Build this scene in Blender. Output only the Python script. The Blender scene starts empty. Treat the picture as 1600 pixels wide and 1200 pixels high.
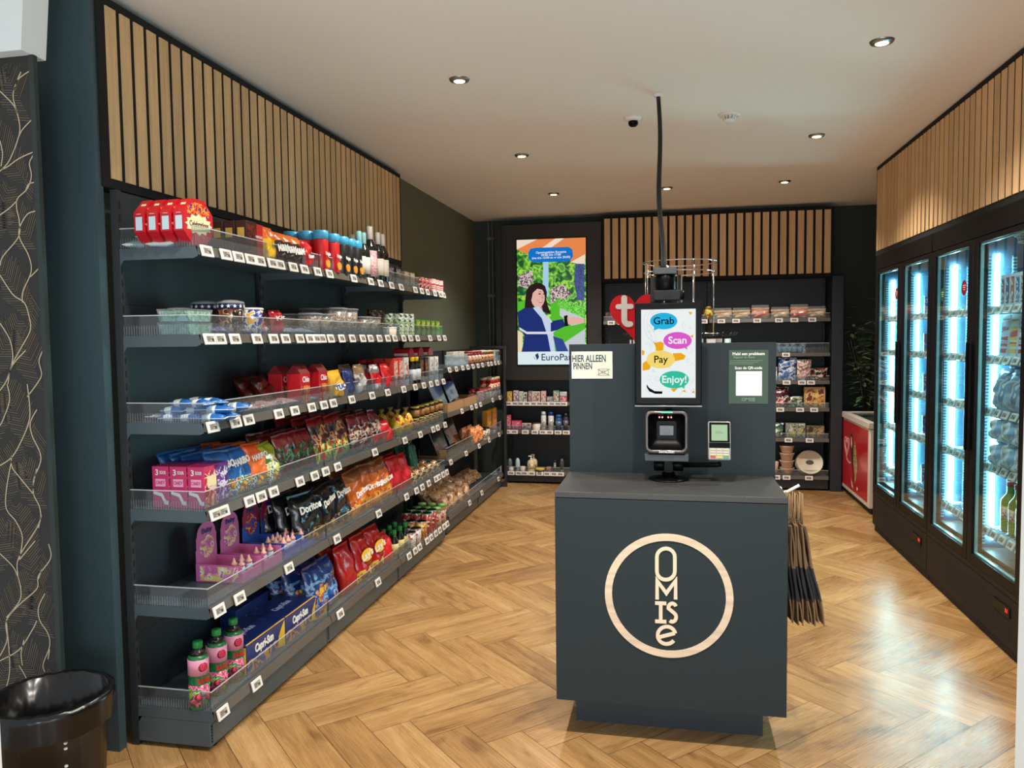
import bpy, bmesh, math, random
from mathutils import Vector, Matrix
random.seed(7)
S = bpy.context.scene; COL = S.collection; PI = math.pi
# ------------------------------------------------------------------ camera
YAW, PITCH, ROLL, FPX, CAMZ = 0.20135, 0.05797, -0.01194, 1209.5, 1.6
def _axes():
    cy, sy, cp, sp = math.cos(YAW), math.sin(YAW), math.cos(PITCH), math.sin(PITCH)
    f = Vector((-sy*cp, cy*cp, -sp)); r = Vector((cy, sy, 0)); u = r.cross(f)
    cr, sr = math.cos(ROLL), math.sin(ROLL)
    return cr*r+sr*u, -sr*r+cr*u, f
CR, CU, CF = _axes()
cam = bpy.data.objects.new('camera', bpy.data.cameras.new('camera')); COL.objects.link(cam)
cam.data.sensor_width = 36; cam.data.lens = 36*FPX/1600; cam.data.clip_start = .02
cam.matrix_world = Matrix(((CR.x, CU.x, -CF.x, 0), (CR.y, CU.y, -CF.y, 0), (CR.z, CU.z, -CF.z, CAMZ), (0, 0, 0, 1)))
S.camera = cam
# ------------------------------------------------------------------ view and light
S.view_settings.view_transform = 'Standard'; S.view_settings.look = 'None'
S.view_settings.exposure = 0.0; S.view_settings.gamma = 1.0
S.cycles.transparent_max_bounces = 32; S.cycles.max_bounces = 8; S.cycles.diffuse_bounces = 5
S.cycles.sample_clamp_indirect = 6
W = bpy.data.worlds.new('world'); S.world = W; W.use_nodes = True
W.node_tree.nodes['Background'].inputs[0].default_value = (.86, .94, 1, 1)
W.node_tree.nodes['Background'].inputs[1].default_value = .7
CEIL = 2.95
LAMPS = [(-1.07, 3.97), (-1.066, 5.68), (-1.06, 7.24), (-.025, 7.23), (.985, 7.2), (.972, 5.62), (.958, 3.92), (-1.07, 2.3), (.958, 2.25), (-.05, 2.3)]
LAMP_W = 112
def add_lamp(x, y, z=CEIL-.03):
    l = bpy.data.lights.new('downlight_beam', 'SPOT'); l.energy = LAMP_W; l.color = (1, .93, .84)
    l.spot_size = math.radians(125); l.spot_blend = .8; l.shadow_soft_size = .035
    o = bpy.data.objects.new('downlight_beam', l); o.location = (x, y, z); COL.objects.link(o)
    return o
for x, y in LAMPS: add_lamp(x, y)
# unseen fill lamp added behind the camera, tilted upward to wash the ceiling
al = bpy.data.lights.new('ceiling_fill', 'AREA'); al.shape = 'RECTANGLE'; al.size = 3.0; al.size_y = 1.6; al.energy = 85; al.color = (.9, .96, 1)
ao = bpy.data.objects.new('ceiling_fill', al); ao.location = (.2, -1.2, 1.0); ao.rotation_euler = (math.radians(128), 0, 0); COL.objects.link(ao)

# ------------------------------------------------------------------ projection helpers (used to read positions off the plan)
def proj(x, y, z):
    d = Vector((x, y, z-CAMZ)); k = d.dot(CF)
    return 800+FPX*d.dot(CR)/k, 600-FPX*d.dot(CU)/k
def yat(px, X, z):          # depth at which a point of the plane X=const appears in column px
    lo, hi = (2.0, 12.0)
    left = X < 0
    for _ in range(40):
        m = (lo+hi)/2
        v = proj(X, m, z)[0]
        if (v < px) == left: lo = m
        else: hi = m
    return lo
def ray(px, py): return CR*((px-800)/FPX)-CU*((py-600)/FPX)+CF
def atY(px, py, Y): d = ray(px, py); t = Y/d.y; return Vector((d.x*t, Y, CAMZ+d.z*t))
def atX(px, py, X): d = ray(px, py); t = X/d.x; return Vector((X, d.y*t, CAMZ+d.z*t))
# ------------------------------------------------------------------ materials
def lin(c):
    return tuple(((v/255)/12.92 if v/255 <= .04045 else ((v/255+.055)/1.055)**2.4) for v in c[:3])+(1,)
MC = {}
def mat(name, c, rough=.5, metal=0, emit=0, spec=.5, coat=0, bump=0, bscale=60, var=0):
    if name in MC: return MC[name]
    m = bpy.data.materials.new(name); m.use_nodes = True; nt = m.node_tree; b = nt.nodes['Principled BSDF']
    b.inputs['Base Color'].default_value = lin(c); b.inputs['Roughness'].default_value = rough; b.inputs['Metallic'].default_value = metal
    b.inputs['Specular IOR Level'].default_value = spec; b.inputs['Coat Weight'].default_value = coat
    if emit: b.inputs['Emission Color'].default_value = lin(c); b.inputs['Emission Strength'].default_value = emit; b.inputs['Base Color'].default_value = (0, 0, 0, 1)
    if bump or var:
        tc = nt.nodes.new('ShaderNodeTexCoord'); n = nt.nodes.new('ShaderNodeTexNoise'); n.inputs['Scale'].default_value = bscale
        nt.links.new(tc.outputs['Object'], n.inputs['Vector'])
        if bump:
            bp = nt.nodes.new('ShaderNodeBump'); bp.inputs['Strength'].default_value = bump; bp.inputs['Distance'].default_value = .002
            nt.links.new(n.outputs['Fac'], bp.inputs['Height']); nt.links.new(bp.outputs['Normal'], b.inputs['Normal'])
        if var:
            mx = nt.nodes.new('ShaderNodeMix'); mx.data_type = 'RGBA'; k = 1-var
            l = lin(c); mx.inputs[6].default_value = (l[0]*k, l[1]*k, l[2]*k, 1); mx.inputs[7].default_value = (min(1, l[0]*(1+var)), min(1, l[1]*(1+var)), min(1, l[2]*(1+var)), 1)
            nt.links.new(n.outputs['Fac'], mx.inputs[0]); nt.links.new(mx.outputs[2], b.inputs['Base Color'])
    MC[name] = m; return m
def pack(name, cols, scale=40, rough=.3, emit=0, stretch=(1, 1, 1), coat=.3):
    """printed film / carton: irregular patches of several inks"""
    if name in MC: return MC[name]
    m = bpy.data.materials.new(name); m.use_nodes = True; nt = m.node_tree; b = nt.nodes['Principled BSDF']
    tc = nt.nodes.new('ShaderNodeTexCoord'); mp = nt.nodes.new('ShaderNodeMapping'); mp.inputs['Scale'].default_value = stretch
    n = nt.nodes.new('ShaderNodeTexNoise'); n.inputs['Scale'].default_value = scale; n.inputs['Detail'].default_value = 2.5; n.inputs['Distortion'].default_value = .6
    r = nt.nodes.new('ShaderNodeValToRGB'); r.color_ramp.interpolation = 'CONSTANT'
    nt.links.new(tc.outputs['Object'], mp.inputs[0]); nt.links.new(mp.outputs[0], n.inputs['Vector']); nt.links.new(n.outputs['Fac'], r.inputs[0])
    k = len(cols); el = r.color_ramp.elements
    el[0].color = lin(cols[0]); el[0].position = 0
    el[1].color = lin(cols[1]); el[1].position = .34+.3/k
    for i in range(2, k):
        e = el.new(.34+.3*i/k); e.color = lin(cols[i])
    nt.links.new(r.outputs[0], b.inputs['Base Color']); b.inputs['Roughness'].default_value = rough; b.inputs['Coat Weight'].default_value = coat; b.inputs['Coat Roughness'].default_value = .15
    if emit: nt.links.new(r.outputs[0], b.inputs['Emission Color']); b.inputs['Emission Strength'].default_value = emit; b.inputs['Base Color'].default_value = (0, 0, 0, 1)
    MC[name] = m; return m
def clear(name, tint=(235, 242, 245), alpha=.12, gloss=.10, rough=.05, diff=(220, 220, 220)):
    """thin transparent plastic or glass sheet"""
    if name in MC: return MC[name]
    m = bpy.data.materials.new(name); m.use_nodes = True; nt = m.node_tree; nt.nodes.clear()
    o = nt.nodes.new('ShaderNodeOutputMaterial'); t = nt.nodes.new('ShaderNodeBsdfTransparent'); t.inputs[0].default_value = lin(tint)
    g = nt.nodes.new('ShaderNodeBsdfGlossy'); g.inputs['Roughness'].default_value = rough
    d = nt.nodes.new('ShaderNodeBsdfDiffuse'); d.inputs[0].default_value = lin(diff)
    m1 = nt.nodes.new('ShaderNodeMixShader'); m1.inputs[0].default_value = alpha; nt.links.new(t.outputs[0], m1.inputs[1]); nt.links.new(d.outputs[0], m1.inputs[2])
    ge = nt.nodes.new('ShaderNodeNewGeometry'); dp = nt.nodes.new('ShaderNodeVectorMath'); dp.operation = 'DOT_PRODUCT'
    nt.links.new(ge.outputs['Incoming'], dp.inputs[0]); nt.links.new(ge.outputs['Normal'], dp.inputs[1])
    def M(op, x, v):
        q = nt.nodes.new('ShaderNodeMath'); q.operation = op; nt.links.new(x, q.inputs[0])
        if v is not None: q.inputs[1].default_value = v
        return q.outputs[0]
    c_ = M('ABSOLUTE', dp.outputs['Value'], None); k_ = nt.nodes.new('ShaderNodeMath'); k_.operation = 'SUBTRACT'; k_.inputs[0].default_value = 1; nt.links.new(c_, k_.inputs[1])
    p_ = M('POWER', k_.outputs[0], 5); q_ = M('MULTIPLY', p_, .96); r_ = M('ADD', q_, .04)
    mu = nt.nodes.new('ShaderNodeMath'); mu.operation = 'MULTIPLY'; mu.inputs[1].default_value = gloss*10; mu.use_clamp = True
    nt.links.new(r_, mu.inputs[0])
    m2 = nt.nodes.new('ShaderNodeMixShader'); nt.links.new(mu.outputs[0], m2.inputs[0]); nt.links.new(m1.outputs[0], m2.inputs[1]); nt.links.new(g.outputs[0], m2.inputs[2])
    nt.links.new(m2.outputs[0], o.inputs[0]); MC[name] = m; return m
def oak(name, base=(196, 152, 100), axis='Z'):
    if name in MC: return MC[name]
    m = bpy.data.materials.new(name); m.use_nodes = True; nt = m.node_tree; b = nt.nodes['Principled BSDF']
    tc = nt.nodes.new('ShaderNodeTexCoord'); mp = nt.nodes.new('ShaderNodeMapping')
    mp.inputs['Scale'].default_value = (60, 60, 3) if axis == 'Z' else (3, 60, 60)
    n = nt.nodes.new('ShaderNodeTexNoise'); n.inputs['Scale'].default_value = 1; n.inputs['Detail'].default_value = 5
    geo = nt.nodes.new('ShaderNodeNewGeometry'); ad = nt.nodes.new('ShaderNodeMath'); ad.operation = 'MULTIPLY_ADD'
    ad.inputs[1].default_value = .35; nt.links.new(geo.outputs['Random Per Island'], ad.inputs[0]); nt.links.new(n.outputs['Fac'], ad.inputs[2])
    r = nt.nodes.new('ShaderNodeValToRGB'); l = lin(base)
    r.color_ramp.elements[0].position = .3; r.color_ramp.elements[0].color = tuple(v*.72 for v in l[:3])+(1,)
    r.color_ramp.elements[1].position = .95; r.color_ramp.elements[1].color = tuple(min(1, v*1.12) for v in l[:3])+(1,)
    nt.links.new(tc.outputs['Object'], mp.inputs[0]); nt.links.new(mp.outputs[0], n.inputs['Vector']); nt.links.new(ad.outputs[0], r.inputs[0]); nt.links.new(r.outputs[0], b.inputs['Base Color'])
    b.inputs['Roughness'].default_value = .55; MC[name] = m; return m
# ------------------------------------------------------------------ mesh builder
class MB:
    def __init__(s): s.b = bmesh.new(); s.sm = set()
    def face(s, pts, mi=0, smooth=False):
        f = s.b.faces.new([s.b.verts.new(p) for p in pts]); f.material_index = mi; f.smooth = smooth; return f
    def box(s, x0, x1, y0, y1, z0, z1, mi=0, bev=0):
        v = [s.b.verts.new(p) for p in ((x0, y0, z0), (x1, y0, z0), (x1, y1, z0), (x0, y1, z0), (x0, y0, z1), (x1, y0, z1), (x1, y1, z1), (x0, y1, z1))]
        fs = []
        for q in ((0, 3, 2, 1), (4, 5, 6, 7), (0, 1, 5, 4), (1, 2, 6, 5), (2, 3, 7, 6), (3, 0, 4, 7)):
            f = s.b.faces.new([v[i] for i in q]); f.material_index = mi; fs.append(f)
        if bev:
            es = {e for f in fs for e in f.edges}
            r = bmesh.ops.bevel(s.b, geom=list(es), offset=bev, segments=2, affect='EDGES', profile=.5)
            for f in r['faces']: f.material_index = mi; f.smooth = True
        return s
    def lathe(s, prof, n=20, c=(0, 0, 0), mi=0, axis='Z', ms=None):
        rings = []
        for r, h in prof:
            ring = []
            for i in range(n):
                a = 2*PI*i/n; p = (r*math.cos(a), r*math.sin(a), h)
                if axis == 'Y': p = (p[0], p[2], p[1])
                if axis == 'X': p = (p[2], p[0], p[1])
                ring.append(s.b.verts.new((p[0]+c[0], p[1]+c[1], p[2]+c[2])))
            rings.append(ring)
        for k in range(len(rings)-1):
            for i in range(n):
                j = (i+1) % n
                f = s.b.faces.new((rings[k][i], rings[k][j], rings[k+1][j], rings[k+1][i])); f.smooth = True; f.material_index = ms[k] if ms else mi
        for ring, m_ in ((rings[0], 0), (rings[-1], -1)):
            try:
                f = s.b.faces.new(ring); f.material_index = ms[m_] if ms else mi
            except ValueError: pass
        return s
    def cyl(s, r, z0, z1, n=20, c=(0, 0, 0), mi=0, axis='Z'): return s.lathe([(r, z0), (r, z1)], n, c, mi, axis)
    def prism(s, pts, d0, d1, mi=0, plane='XZ', smooth=False):
        """outline pts in a plane, extruded from d0 to d1 along the third axis"""
        def P(p, d): return (p[0], d, p[1]) if plane == 'XZ' else ((d, p[0], p[1]) if plane == 'YZ' else (p[0], p[1], d))
        a = [s.b.verts.new(P(p, d0)) for p in pts]; b = [s.b.verts.new(P(p, d1)) for p in pts]; n = len(pts)
        for ring in (a, b):
            f = s.b.faces.new(ring); f.material_index = mi
        for i in range(n):
            f = s.b.faces.new((a[i], a[(i+1) % n], b[(i+1) % n], b[i])); f.material_index = mi; f.smooth = smooth
        return s
    def tube(s, path, r, n=8, mi=0, closed=False):
        path = [Vector(p) for p in path]; rings = []; N = len(path)
        up = Vector((0, 0, 1))
        for i, p in enumerate(path):
            a = path[(i-1) % N] if (closed or i) else p; b = path[(i+1) % N] if (closed or i < N-1) else p
            t = (b-a).normalized(); u = t.cross(up)
            if u.length < .05: u = t.cross(Vector((1, 0, 0)))
            u.normalize(); w = t.cross(u); rr = r[i] if isinstance(r, (list, tuple)) else r
            rings.append([s.b.verts.new(p+u*rr*math.cos(2*PI*k/n)+w*rr*math.sin(2*PI*k/n)) for k in range(n)])
        for i in range(N if closed else N-1):
            A, B = rings[i], rings[(i+1) % N]
            for k in range(n):
                f = s.b.faces.new((A[k], A[(k+1) % n], B[(k+1) % n], B[k])); f.smooth = True; f.material_index = mi
        if not closed:
            for q in (rings[0], rings[-1]): s.b.faces.new(q).material_index = mi
        return s
    def mesh(s, name, mats):
        bmesh.ops.recalc_face_normals(s.b, faces=s.b.faces[:])
        m = bpy.data.meshes.new(name); s.b.to_mesh(m); s.b.free()
        for k in (mats if isinstance(mats, (list, tuple)) else [mats]): m.materials.append(k)
        return m
    def build(s, name, mats, parent=None, loc=None, rot=None): return link(name, s.mesh(name, mats), parent, loc, rot)
def link(name, me, parent=None, loc=None, rot=None):
    o = bpy.data.objects.new(name, me); COL.objects.link(o); o.parent = parent
    if loc is not None: o.location = loc
    if rot is not None: o.rotation_euler = rot
    return o
USED = {}
def tag(o, label, cat, group=None):
    o['label'] = label; o['category'] = cat
    if group: o['group'] = group
    n = len(label.split())
    if n < 4 or n > 16: print('LABEL LENGTH', n, label)
    if label in USED and not group: print('DUPLICATE LABEL', label)
    USED[label] = 1
    return o
def thing(name, label, cat, loc=(0, 0, 0), rz=0, group=None, rot=None):
    o = bpy.data.objects.new(name, None); o.empty_display_size = .05; COL.objects.link(o)
    o.location = loc; o.rotation_euler = rot if rot else (0, 0, rz)
    return tag(o, label, cat, group)
def struct(name, mb, mats, parent=None):
    o = mb.build(name, mats, parent)
    if parent is None: o['kind'] = 'structure'
    return o
TXT = {}
def textmesh(s, size, m, ext=.0004, bold=0, width=None, align='CENTER', shear=0):
    """lettering standing in the local XZ plane, centred at the origin, read from -Y"""
    key = (s, size, m.name, ext, bold, width, align, shear)
    if key in TXT: return TXT[key]
    c = bpy.data.curves.new('lettering', 'FONT'); c.body = s; c.size = size; c.extrude = ext; c.offset = bold*size; c.align_x = align; c.align_y = 'CENTER'; c.resolution_u = 3; c.shear = shear
    o = bpy.data.objects.new('lettering_source', c); COL.objects.link(o); dg = bpy.context.evaluated_depsgraph_get(); dg.update()
    me = bpy.data.meshes.new_from_object(o.evaluated_get(dg)); bpy.data.objects.remove(o); bpy.data.curves.remove(c)
    xs = [v.co.x for v in me.vertices]; w = (max(xs)-min(xs)) if xs else 1
    k = width/w if width else 1; kz = 1 if k > .6 else k/.6
    me.transform(Matrix.Rotation(PI/2, 4, 'X') @ Matrix.Diagonal((k, kz, 1, 1)))
    me.materials.clear(); me.materials.append(m); TXT[key] = me; return me
def text(s, size, m, parent, loc, rz=0, bold=0, width=None, name='lettering', ext=.0004, align='CENTER', rot=None, shear=0):
    return link(name, textmesh(s, size, m, ext, bold, width, align, shear), parent, loc, rot if rot else (0, 0, rz))

# ------------------------------------------------------------------ the palette
PANEL = mat('slate_panel', (44, 54, 57), .6, var=.05, bscale=3, spec=.2)
TEAL = mat('slate_shelf_steel', (74, 88, 94), .38)
DARKST = mat('dark_steel', (42, 45, 47), .45)
BACKP = mat('shelving_back_panel', (40, 46, 52), .5)
RAILM = mat('shelf_rail', (92, 84, 76), .4)
BLACK = mat('black_plastic', (7, 7, 8), .35, spec=.12)
BLACKM = mat('black_matte', (10, 10, 11), .7)
CHROME = mat('chrome', (220, 220, 222), .15, 1)
STEEL = mat('brushed_steel', (150, 150, 150), .3, 1)
WHITE = mat('white_plastic', (235, 232, 226), .4)
LCD = mat('tag_display', (168, 158, 146), .35)
PAPER = mat('paper_white', (240, 240, 238), .6)
WGREEN = mat('dark_green_paint', (104, 108, 90), .8, bump=.1, bscale=200)
WALLB = mat('dark_teal_paint', (58, 68, 64), .8, bump=.1, bscale=200)
CEILM = mat('ceiling_plaster', (236, 232, 226), .85, bump=.05, bscale=150)
WHITEP = mat('white_painted_wood', (232, 238, 236), .4)
OAK = oak('oak_slat', (222, 182, 132))
FELT = mat('black_felt', (14, 14, 14), .9)
ACRYL = clear('acrylic_sheet', alpha=.04, gloss=.10, diff=(215, 215, 215))
ACEDGE = clear('acrylic_edge', alpha=.45, gloss=.1, diff=(235, 240, 240))
ACRIB = clear('acrylic_rib', alpha=.13, gloss=.1, diff=(205, 205, 205))
KRAFT = mat('kraft_board', (176, 138, 94), .8, var=.12, bscale=30)
# ------------------------------------------------------------------ floor: herringbone oak planks
def make_floor():
    w, L = .17, .6733; h = w/math.sqrt(2); l = L/math.sqrt(2); x0, y0 = 1.084, 3.497; P = 2*l; g = .0011
    m = bpy.data.materials.new('herringbone_oak'); m.use_nodes = True; nt = m.node_tree; b = nt.nodes['Principled BSDF']
    uv = nt.nodes.new('ShaderNodeUVMap'); geo = nt.nodes.new('ShaderNodeNewGeometry')
    cx = nt.nodes.new('ShaderNodeVectorMath'); cx.operation = 'MULTIPLY_ADD'
    cmb = nt.nodes.new('ShaderNodeCombineXYZ')
    nt.links.new(geo.outputs['Random Per Island'], cmb.inputs[0]); nt.links.new(geo.outputs['Random Per Island'], cmb.inputs[1])
    cx.inputs[1].default_value = (37, 91, 0); nt.links.new(cmb.outputs[0], cx.inputs[0]); nt.links.new(uv.outputs[0], cx.inputs[2])
    def noise(sc, scale, det, dist=0):
        mp = nt.nodes.new('ShaderNodeMapping'); mp.inputs['Scale'].default_value = sc; nt.links.new(cx.outputs[0], mp.inputs[0])
        n = nt.nodes.new('ShaderNodeTexNoise'); n.inputs['Scale'].default_value = scale; n.inputs['Detail'].default_value = det; n.inputs['Distortion'].default_value = dist
        nt.links.new(mp.outputs[0], n.inputs['Vector']); return n
    n1 = noise((1.6, 16, 1), 1, 6, .8); n2 = noise((7, 190, 1), 1, 5); n3 = noise((3, 9, 1), 1, 2, 1.5)
    r = nt.nodes.new('ShaderNodeValToRGB'); e = r.color_ramp.elements
    e[0].position = .28; e[0].color = lin((132, 94, 54)); e[1].position = .72; e[1].color = lin((198, 158, 106))
    k = e.new(.5); k.color = lin((170, 128, 78))
    mul = nt.nodes.new('ShaderNodeMath'); mul.operation = 'MULTIPLY_ADD'; mul.inputs[1].default_value = .22
    nt.links.new(geo.outputs['Random Per Island'], mul.inputs[0])
    mx = nt.nodes.new('ShaderNodeMix'); mx.inputs[0].default_value = .42; nt.links.new(n1.outputs['Fac'], mx.inputs[2]); nt.links.new(n2.outputs['Fac'], mx.inputs[3])
    sb = nt.nodes.new('ShaderNodeMath'); sb.operation = 'SUBTRACT'; sb.inputs[1].default_value = .11
    nt.links.new(mx.outputs[0], mul.inputs[2]); nt.links.new(mul.outputs[0], sb.inputs[0]); nt.links.new(sb.outputs[0], r.inputs[0])
    r2 = nt.nodes.new('ShaderNodeValToRGB'); r2.color_ramp.elements[0].position = .25; r2.color_ramp.elements[0].color = (.55, .48, .42, 1)
    r2.color_ramp.elements[1].position = .42; r2.color_ramp.elements[1].color = (1, 1, 1, 1); nt.links.new(n3.outputs['Fac'], r2.inputs[0])
    mm = nt.nodes.new('ShaderNodeMix'); mm.data_type = 'RGBA'; mm.blend_type = 'MULTIPLY'; mm.inputs[0].default_value = .8
    nt.links.new(r.outputs[0], mm.inputs[6]); nt.links.new(r2.outputs[0], mm.inputs[7]); nt.links.new(mm.outputs[2], b.inputs['Base Color'])
    b.inputs['Roughness'].default_value = .33; b.inputs['Specular IOR Level'].default_value = .6
    bp = nt.nodes.new('ShaderNodeBump'); bp.inputs['Strength'].default_value = .35; bp.inputs['Distance'].default_value = .0012
    nt.links.new(n2.outputs['Fac'], bp.inputs['Height']); nt.links.new(bp.outputs['Normal'], b.inputs['Normal'])
    rr = nt.nodes.new('ShaderNodeMapRange'); rr.inputs[3].default_value = .20; rr.inputs[4].default_value = .36; nt.links.new(n2.outputs['Fac'], rr.inputs[0]); nt.links.new(rr.outputs[0], b.inputs['Roughness'])
    bm = bmesh.new(); ul = bm.loops.layers.uv.new('UVMap')
    D1 = Vector((1, 1, 0))/math.sqrt(2); D2 = Vector((-1, 1, 0))/math.sqrt(2)
    X0, X1, Y0, Y1 = -2.6, 2.5, 0.6, 8.75
    def quad(o, du, dv):      # o corner, du long unit, dv short unit
        a = o+du*g+dv*g; pts = [a, a+du*(L-2*g), a+du*(L-2*g)+dv*(w-2*g), a+dv*(w-2*g)]
        if max(p.x for p in pts) < X0 or min(p.x for p in pts) > X1 or max(p.y for p in pts) < Y0 or min(p.y for p in pts) > Y1: return
        vs = [bm.verts.new(p) for p in pts]; f = bm.faces.new(vs)
        for lp, u in zip(f.loops, ((0, 0), (L, 0), (L, w), (0, w))): lp[ul].uv = u
    for rrw in range(-5, 8):
        for kk in range(-20, 12):
            a = Vector((x0+2*h*kk, y0+P*rrw, 0))
            quad(a, -D1, -D2)
            quad(Vector((x0+2*h*kk+h, y0+P*rrw-h, 0)), D2, D1)
    for co, no in (((X0, 0, 0), (-1, 0, 0)), ((X1, 0, 0), (1, 0, 0)), ((0, Y0, 0), (0, -1, 0)), ((0, Y1, 0), (0, 1, 0))):
        bmesh.ops.bisect_plane(bm, geom=bm.verts[:]+bm.edges[:]+bm.faces[:], plane_co=co, plane_no=no, clear_outer=True)
    for f in bm.faces:
        if f.normal.z < 0: f.normal_flip()
    for v in [(X0, Y0), (X1, Y0), (X1, Y1), (X0, Y1)]: pass
    vs = [bm.verts.new((x, y, -.0012)) for x, y in ((X0, Y0), (X1, Y0), (X1, Y1), (X0, Y1))]; f = bm.faces.new(vs); f.material_index = 1
    vs2 = [bm.verts.new((x, y, -.08)) for x, y in ((X0, Y0), (X0, Y1), (X1, Y1), (X1, Y0))]; f = bm.faces.new(vs2); f.material_index = 1
    me = bpy.data.meshes.new('floor'); bm.to_mesh(me); bm.free(); me.materials.append(m); me.materials.append(mat('floor_joint', (58, 38, 22), .7))
    o = link('floor', me); o['kind'] = 'structure'
make_floor()
# ------------------------------------------------------------------ shell
LW, RW, BW = -2.2, 2.4, 8.72
struct('wall_left', MB().box(LW-.12, LW, 2.62, BW+.12, 0, CEIL), WGREEN)
struct('wall_back', MB().box(LW, RW, BW, BW+.12, 0, CEIL), WALLB)
struct('wall_right', MB().box(RW, RW+.12, 1.0, BW+.12, 0, CEIL), WALLB)
struct('ceiling', MB().box(-3.4, RW+.12, 1.0, BW+.12, CEIL, CEIL+.1), CEILM)
# near left: dark teal end panel, then the papered wall with a white soffit
struct('trim_1', MB().box(-2.46, -2.115, 2.58, 2.62, 0, CEIL), mat('end_panel_teal', (58, 78, 84), .42))
PW = 2.40
struct('wall_front', MB().box(-3.4, -2.215, PW, PW+.012, 0, 2.62), mat('wallpaper_ground', (40, 38, 34), .6, var=.25, bscale=14))
struct('trim_2', MB().box(-2.215, -2.195, PW-.004, PW+.014, 0, 2.62), mat('edge_trim_green', (38, 50, 46), .5))
struct('trim_3', MB().prism([(-3.4, 2.62), (-2.20, 2.62), (-2.165, 2.95), (-3.4, 2.95)], PW-.05, PW+.06), WHITEP)
struct('trim_4', MB().box(-2.30, -2.293, PW-.056, PW-.049, 2.63, 2.94), mat('soffit_joint', (200, 206, 205), .5))
# door frame posts of the opening the camera looks through
struct('trim_5', MB().box(.506, .62, 1.17, 1.25, 0, 2.5), WHITEP)
struct('trim_6', MB().box(-1.42, -1.292, 1.17, 1.25, 0, 2.5), WHITEP)
# wallpaper leaves: printed lines and feather strokes, flat on the wall
def wallpaper():
    top = [[(52,170),(65,225),(45,275),(42,310),(58,370),(60,420),(30,500),(0,535)],[(92,222),(55,250),(42,290)],[(0,285),(42,328),(55,360)],[(98,375),(70,405),(60,425)],[(0,440),(8,480),(3,520)],[(104,475),(60,495),(25,520),(5,530)],
     [(104,485),(92,510),(98,550),(85,590),(55,620),(52,650),(60,690),(58,740),(10,800),(0,830)],[(106,570),(90,575),(80,595)],[(0,672),(30,650),(55,625)],[(110,660),(85,670),(62,710),(62,745),(90,800),(97,850),(72,910),(70,945)],[(120,840),(95,865)],
     [(0,860),(40,920),(75,945),(90,985),(95,1030),(70,1080),(35,1145),(25,1200)],[(130,988),(100,1025)],[(0,1010),(30,1060),(40,1110),(35,1145)],[(133,1082),(80,1095),(40,1140),(20,1190),(0,1220)],[(133,1095),(122,1130),(130,1170),(115,1200),(85,1240)]]
    bot = [[(22,0),(30,50),(10,110),(0,130)],[(85,0),(92,60),(92,110),(75,160),(40,225),(0,255)],[(143,65),(115,80),(95,120),(100,160),(128,230),(105,300),(105,340)],[(152,235),(115,265),(105,310),(105,345),(125,390),(120,440),(60,540),(55,590),(65,640),(60,680),(20,730)],
     [(36,225),(38,260),(60,290),(105,345)],[(158,375),(130,410),(120,450)],[(36,240),(20,330),(20,390),(50,430),(70,480),(60,550)],[(163,465),(110,490),(60,550)],[(162,478),(152,500),(158,545),(120,600),(115,640),(60,690),(20,740),(22,800),(0,850)],
     [(0,530),(40,570),(55,600)],[(165,555),(130,580),(120,610)],[(170,640),(140,655),(120,700),(125,740),(150,780),(155,820),(135,875),(140,900)],[(180,800),(155,830),(150,860)],[(0,865),(60,830),(100,770),(115,740)],[(70,880),(66,840),(75,800)],
     [(20,740),(30,900),(0,1000)],[(60,880),(90,940),(110,1050),(60,1190)]]
    cur = [[(x/2, y/2) for x, y in c] for c in top]+[[(x/2, 600+y/2) for x, y in c] for c in bot]
    mb = MB(); fe = MB()
    def strip(b, pts, w, y, mi=0):
        for i in range(len(pts)-1):
            a, c = pts[i], pts[i+1]; d = (c-a); n = Vector((-d.z, 0, d.x)).normalized()*w/2
            b.face([a-n, c-n, c+n, a+n], mi)
    def smooth(pts):
        out = []; n = len(pts)
        for i in range(n-1):
            p0, p1, p2, p3 = pts[max(i-1, 0)], pts[i], pts[i+1], pts[min(i+2, n-1)]
            for k in range(6):
                t = k/6; out.append(.5*((2*p1)+(p2-p0)*t+(2*p0-5*p1+4*p2-p3)*t*t+(3*p1-p0-3*p2+p3)*t*t*t))
        return out+[pts[-1]]
    for shift in (0, -.31):
        for c in cur:
            pts = [atY(x, y, PW-.0015)+Vector((shift, 0, shift*.6)) for x, y in c]
            pts = [p for p in pts if p.x < -2.214 and p.z < 2.6 and p.z > .02]
            if len(pts) > 1: strip(mb, smooth(pts), .0042, 0)
    R = random.Random(3)
    for i in range(5):
        for j in range(11):
            cx = -2.26-.13*i+(.06 if j % 2 else 0); cz = .12+j*.235+.05*(i % 2); a = R.uniform(.9, 1.4)*(1 if (i+j) % 2 else -1)
            sp = Vector((math.cos(a)*math.copysign(1, a), 0, abs(math.sin(a))))
            for k in range(26):
                t = k/25; base = Vector((cx, PW-.0008, cz))+sp*(t-.5)*.26; ln = .075*math.sin(PI*(.12+.8*t))+.01
                for s_ in (-1, 1):
                    side = Vector((-sp.z, 0, sp.x))*s_; e = base+(side*.85+sp*.6)*ln*R.uniform(.8, 1.1)
                    if min(base.x, e.x) < -3.3 or max(base.x, e.x) > -2.217 or max(base.z, e.z) > 2.6: continue
                    strip(fe, [base, e], .0028, 0, 0 if R.random() < .6 else 1)
    w = bpy.data.objects['wall_front']
    mb.build('leaf_line', mat('wallpaper_gold_line', (196, 178, 146), .4), w)
    fe.build('leaf_print', [mat('wallpaper_feather', (104, 88, 66), .5), mat('wallpaper_feather_dark', (76, 66, 52), .5)], w)
wallpaper()
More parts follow.
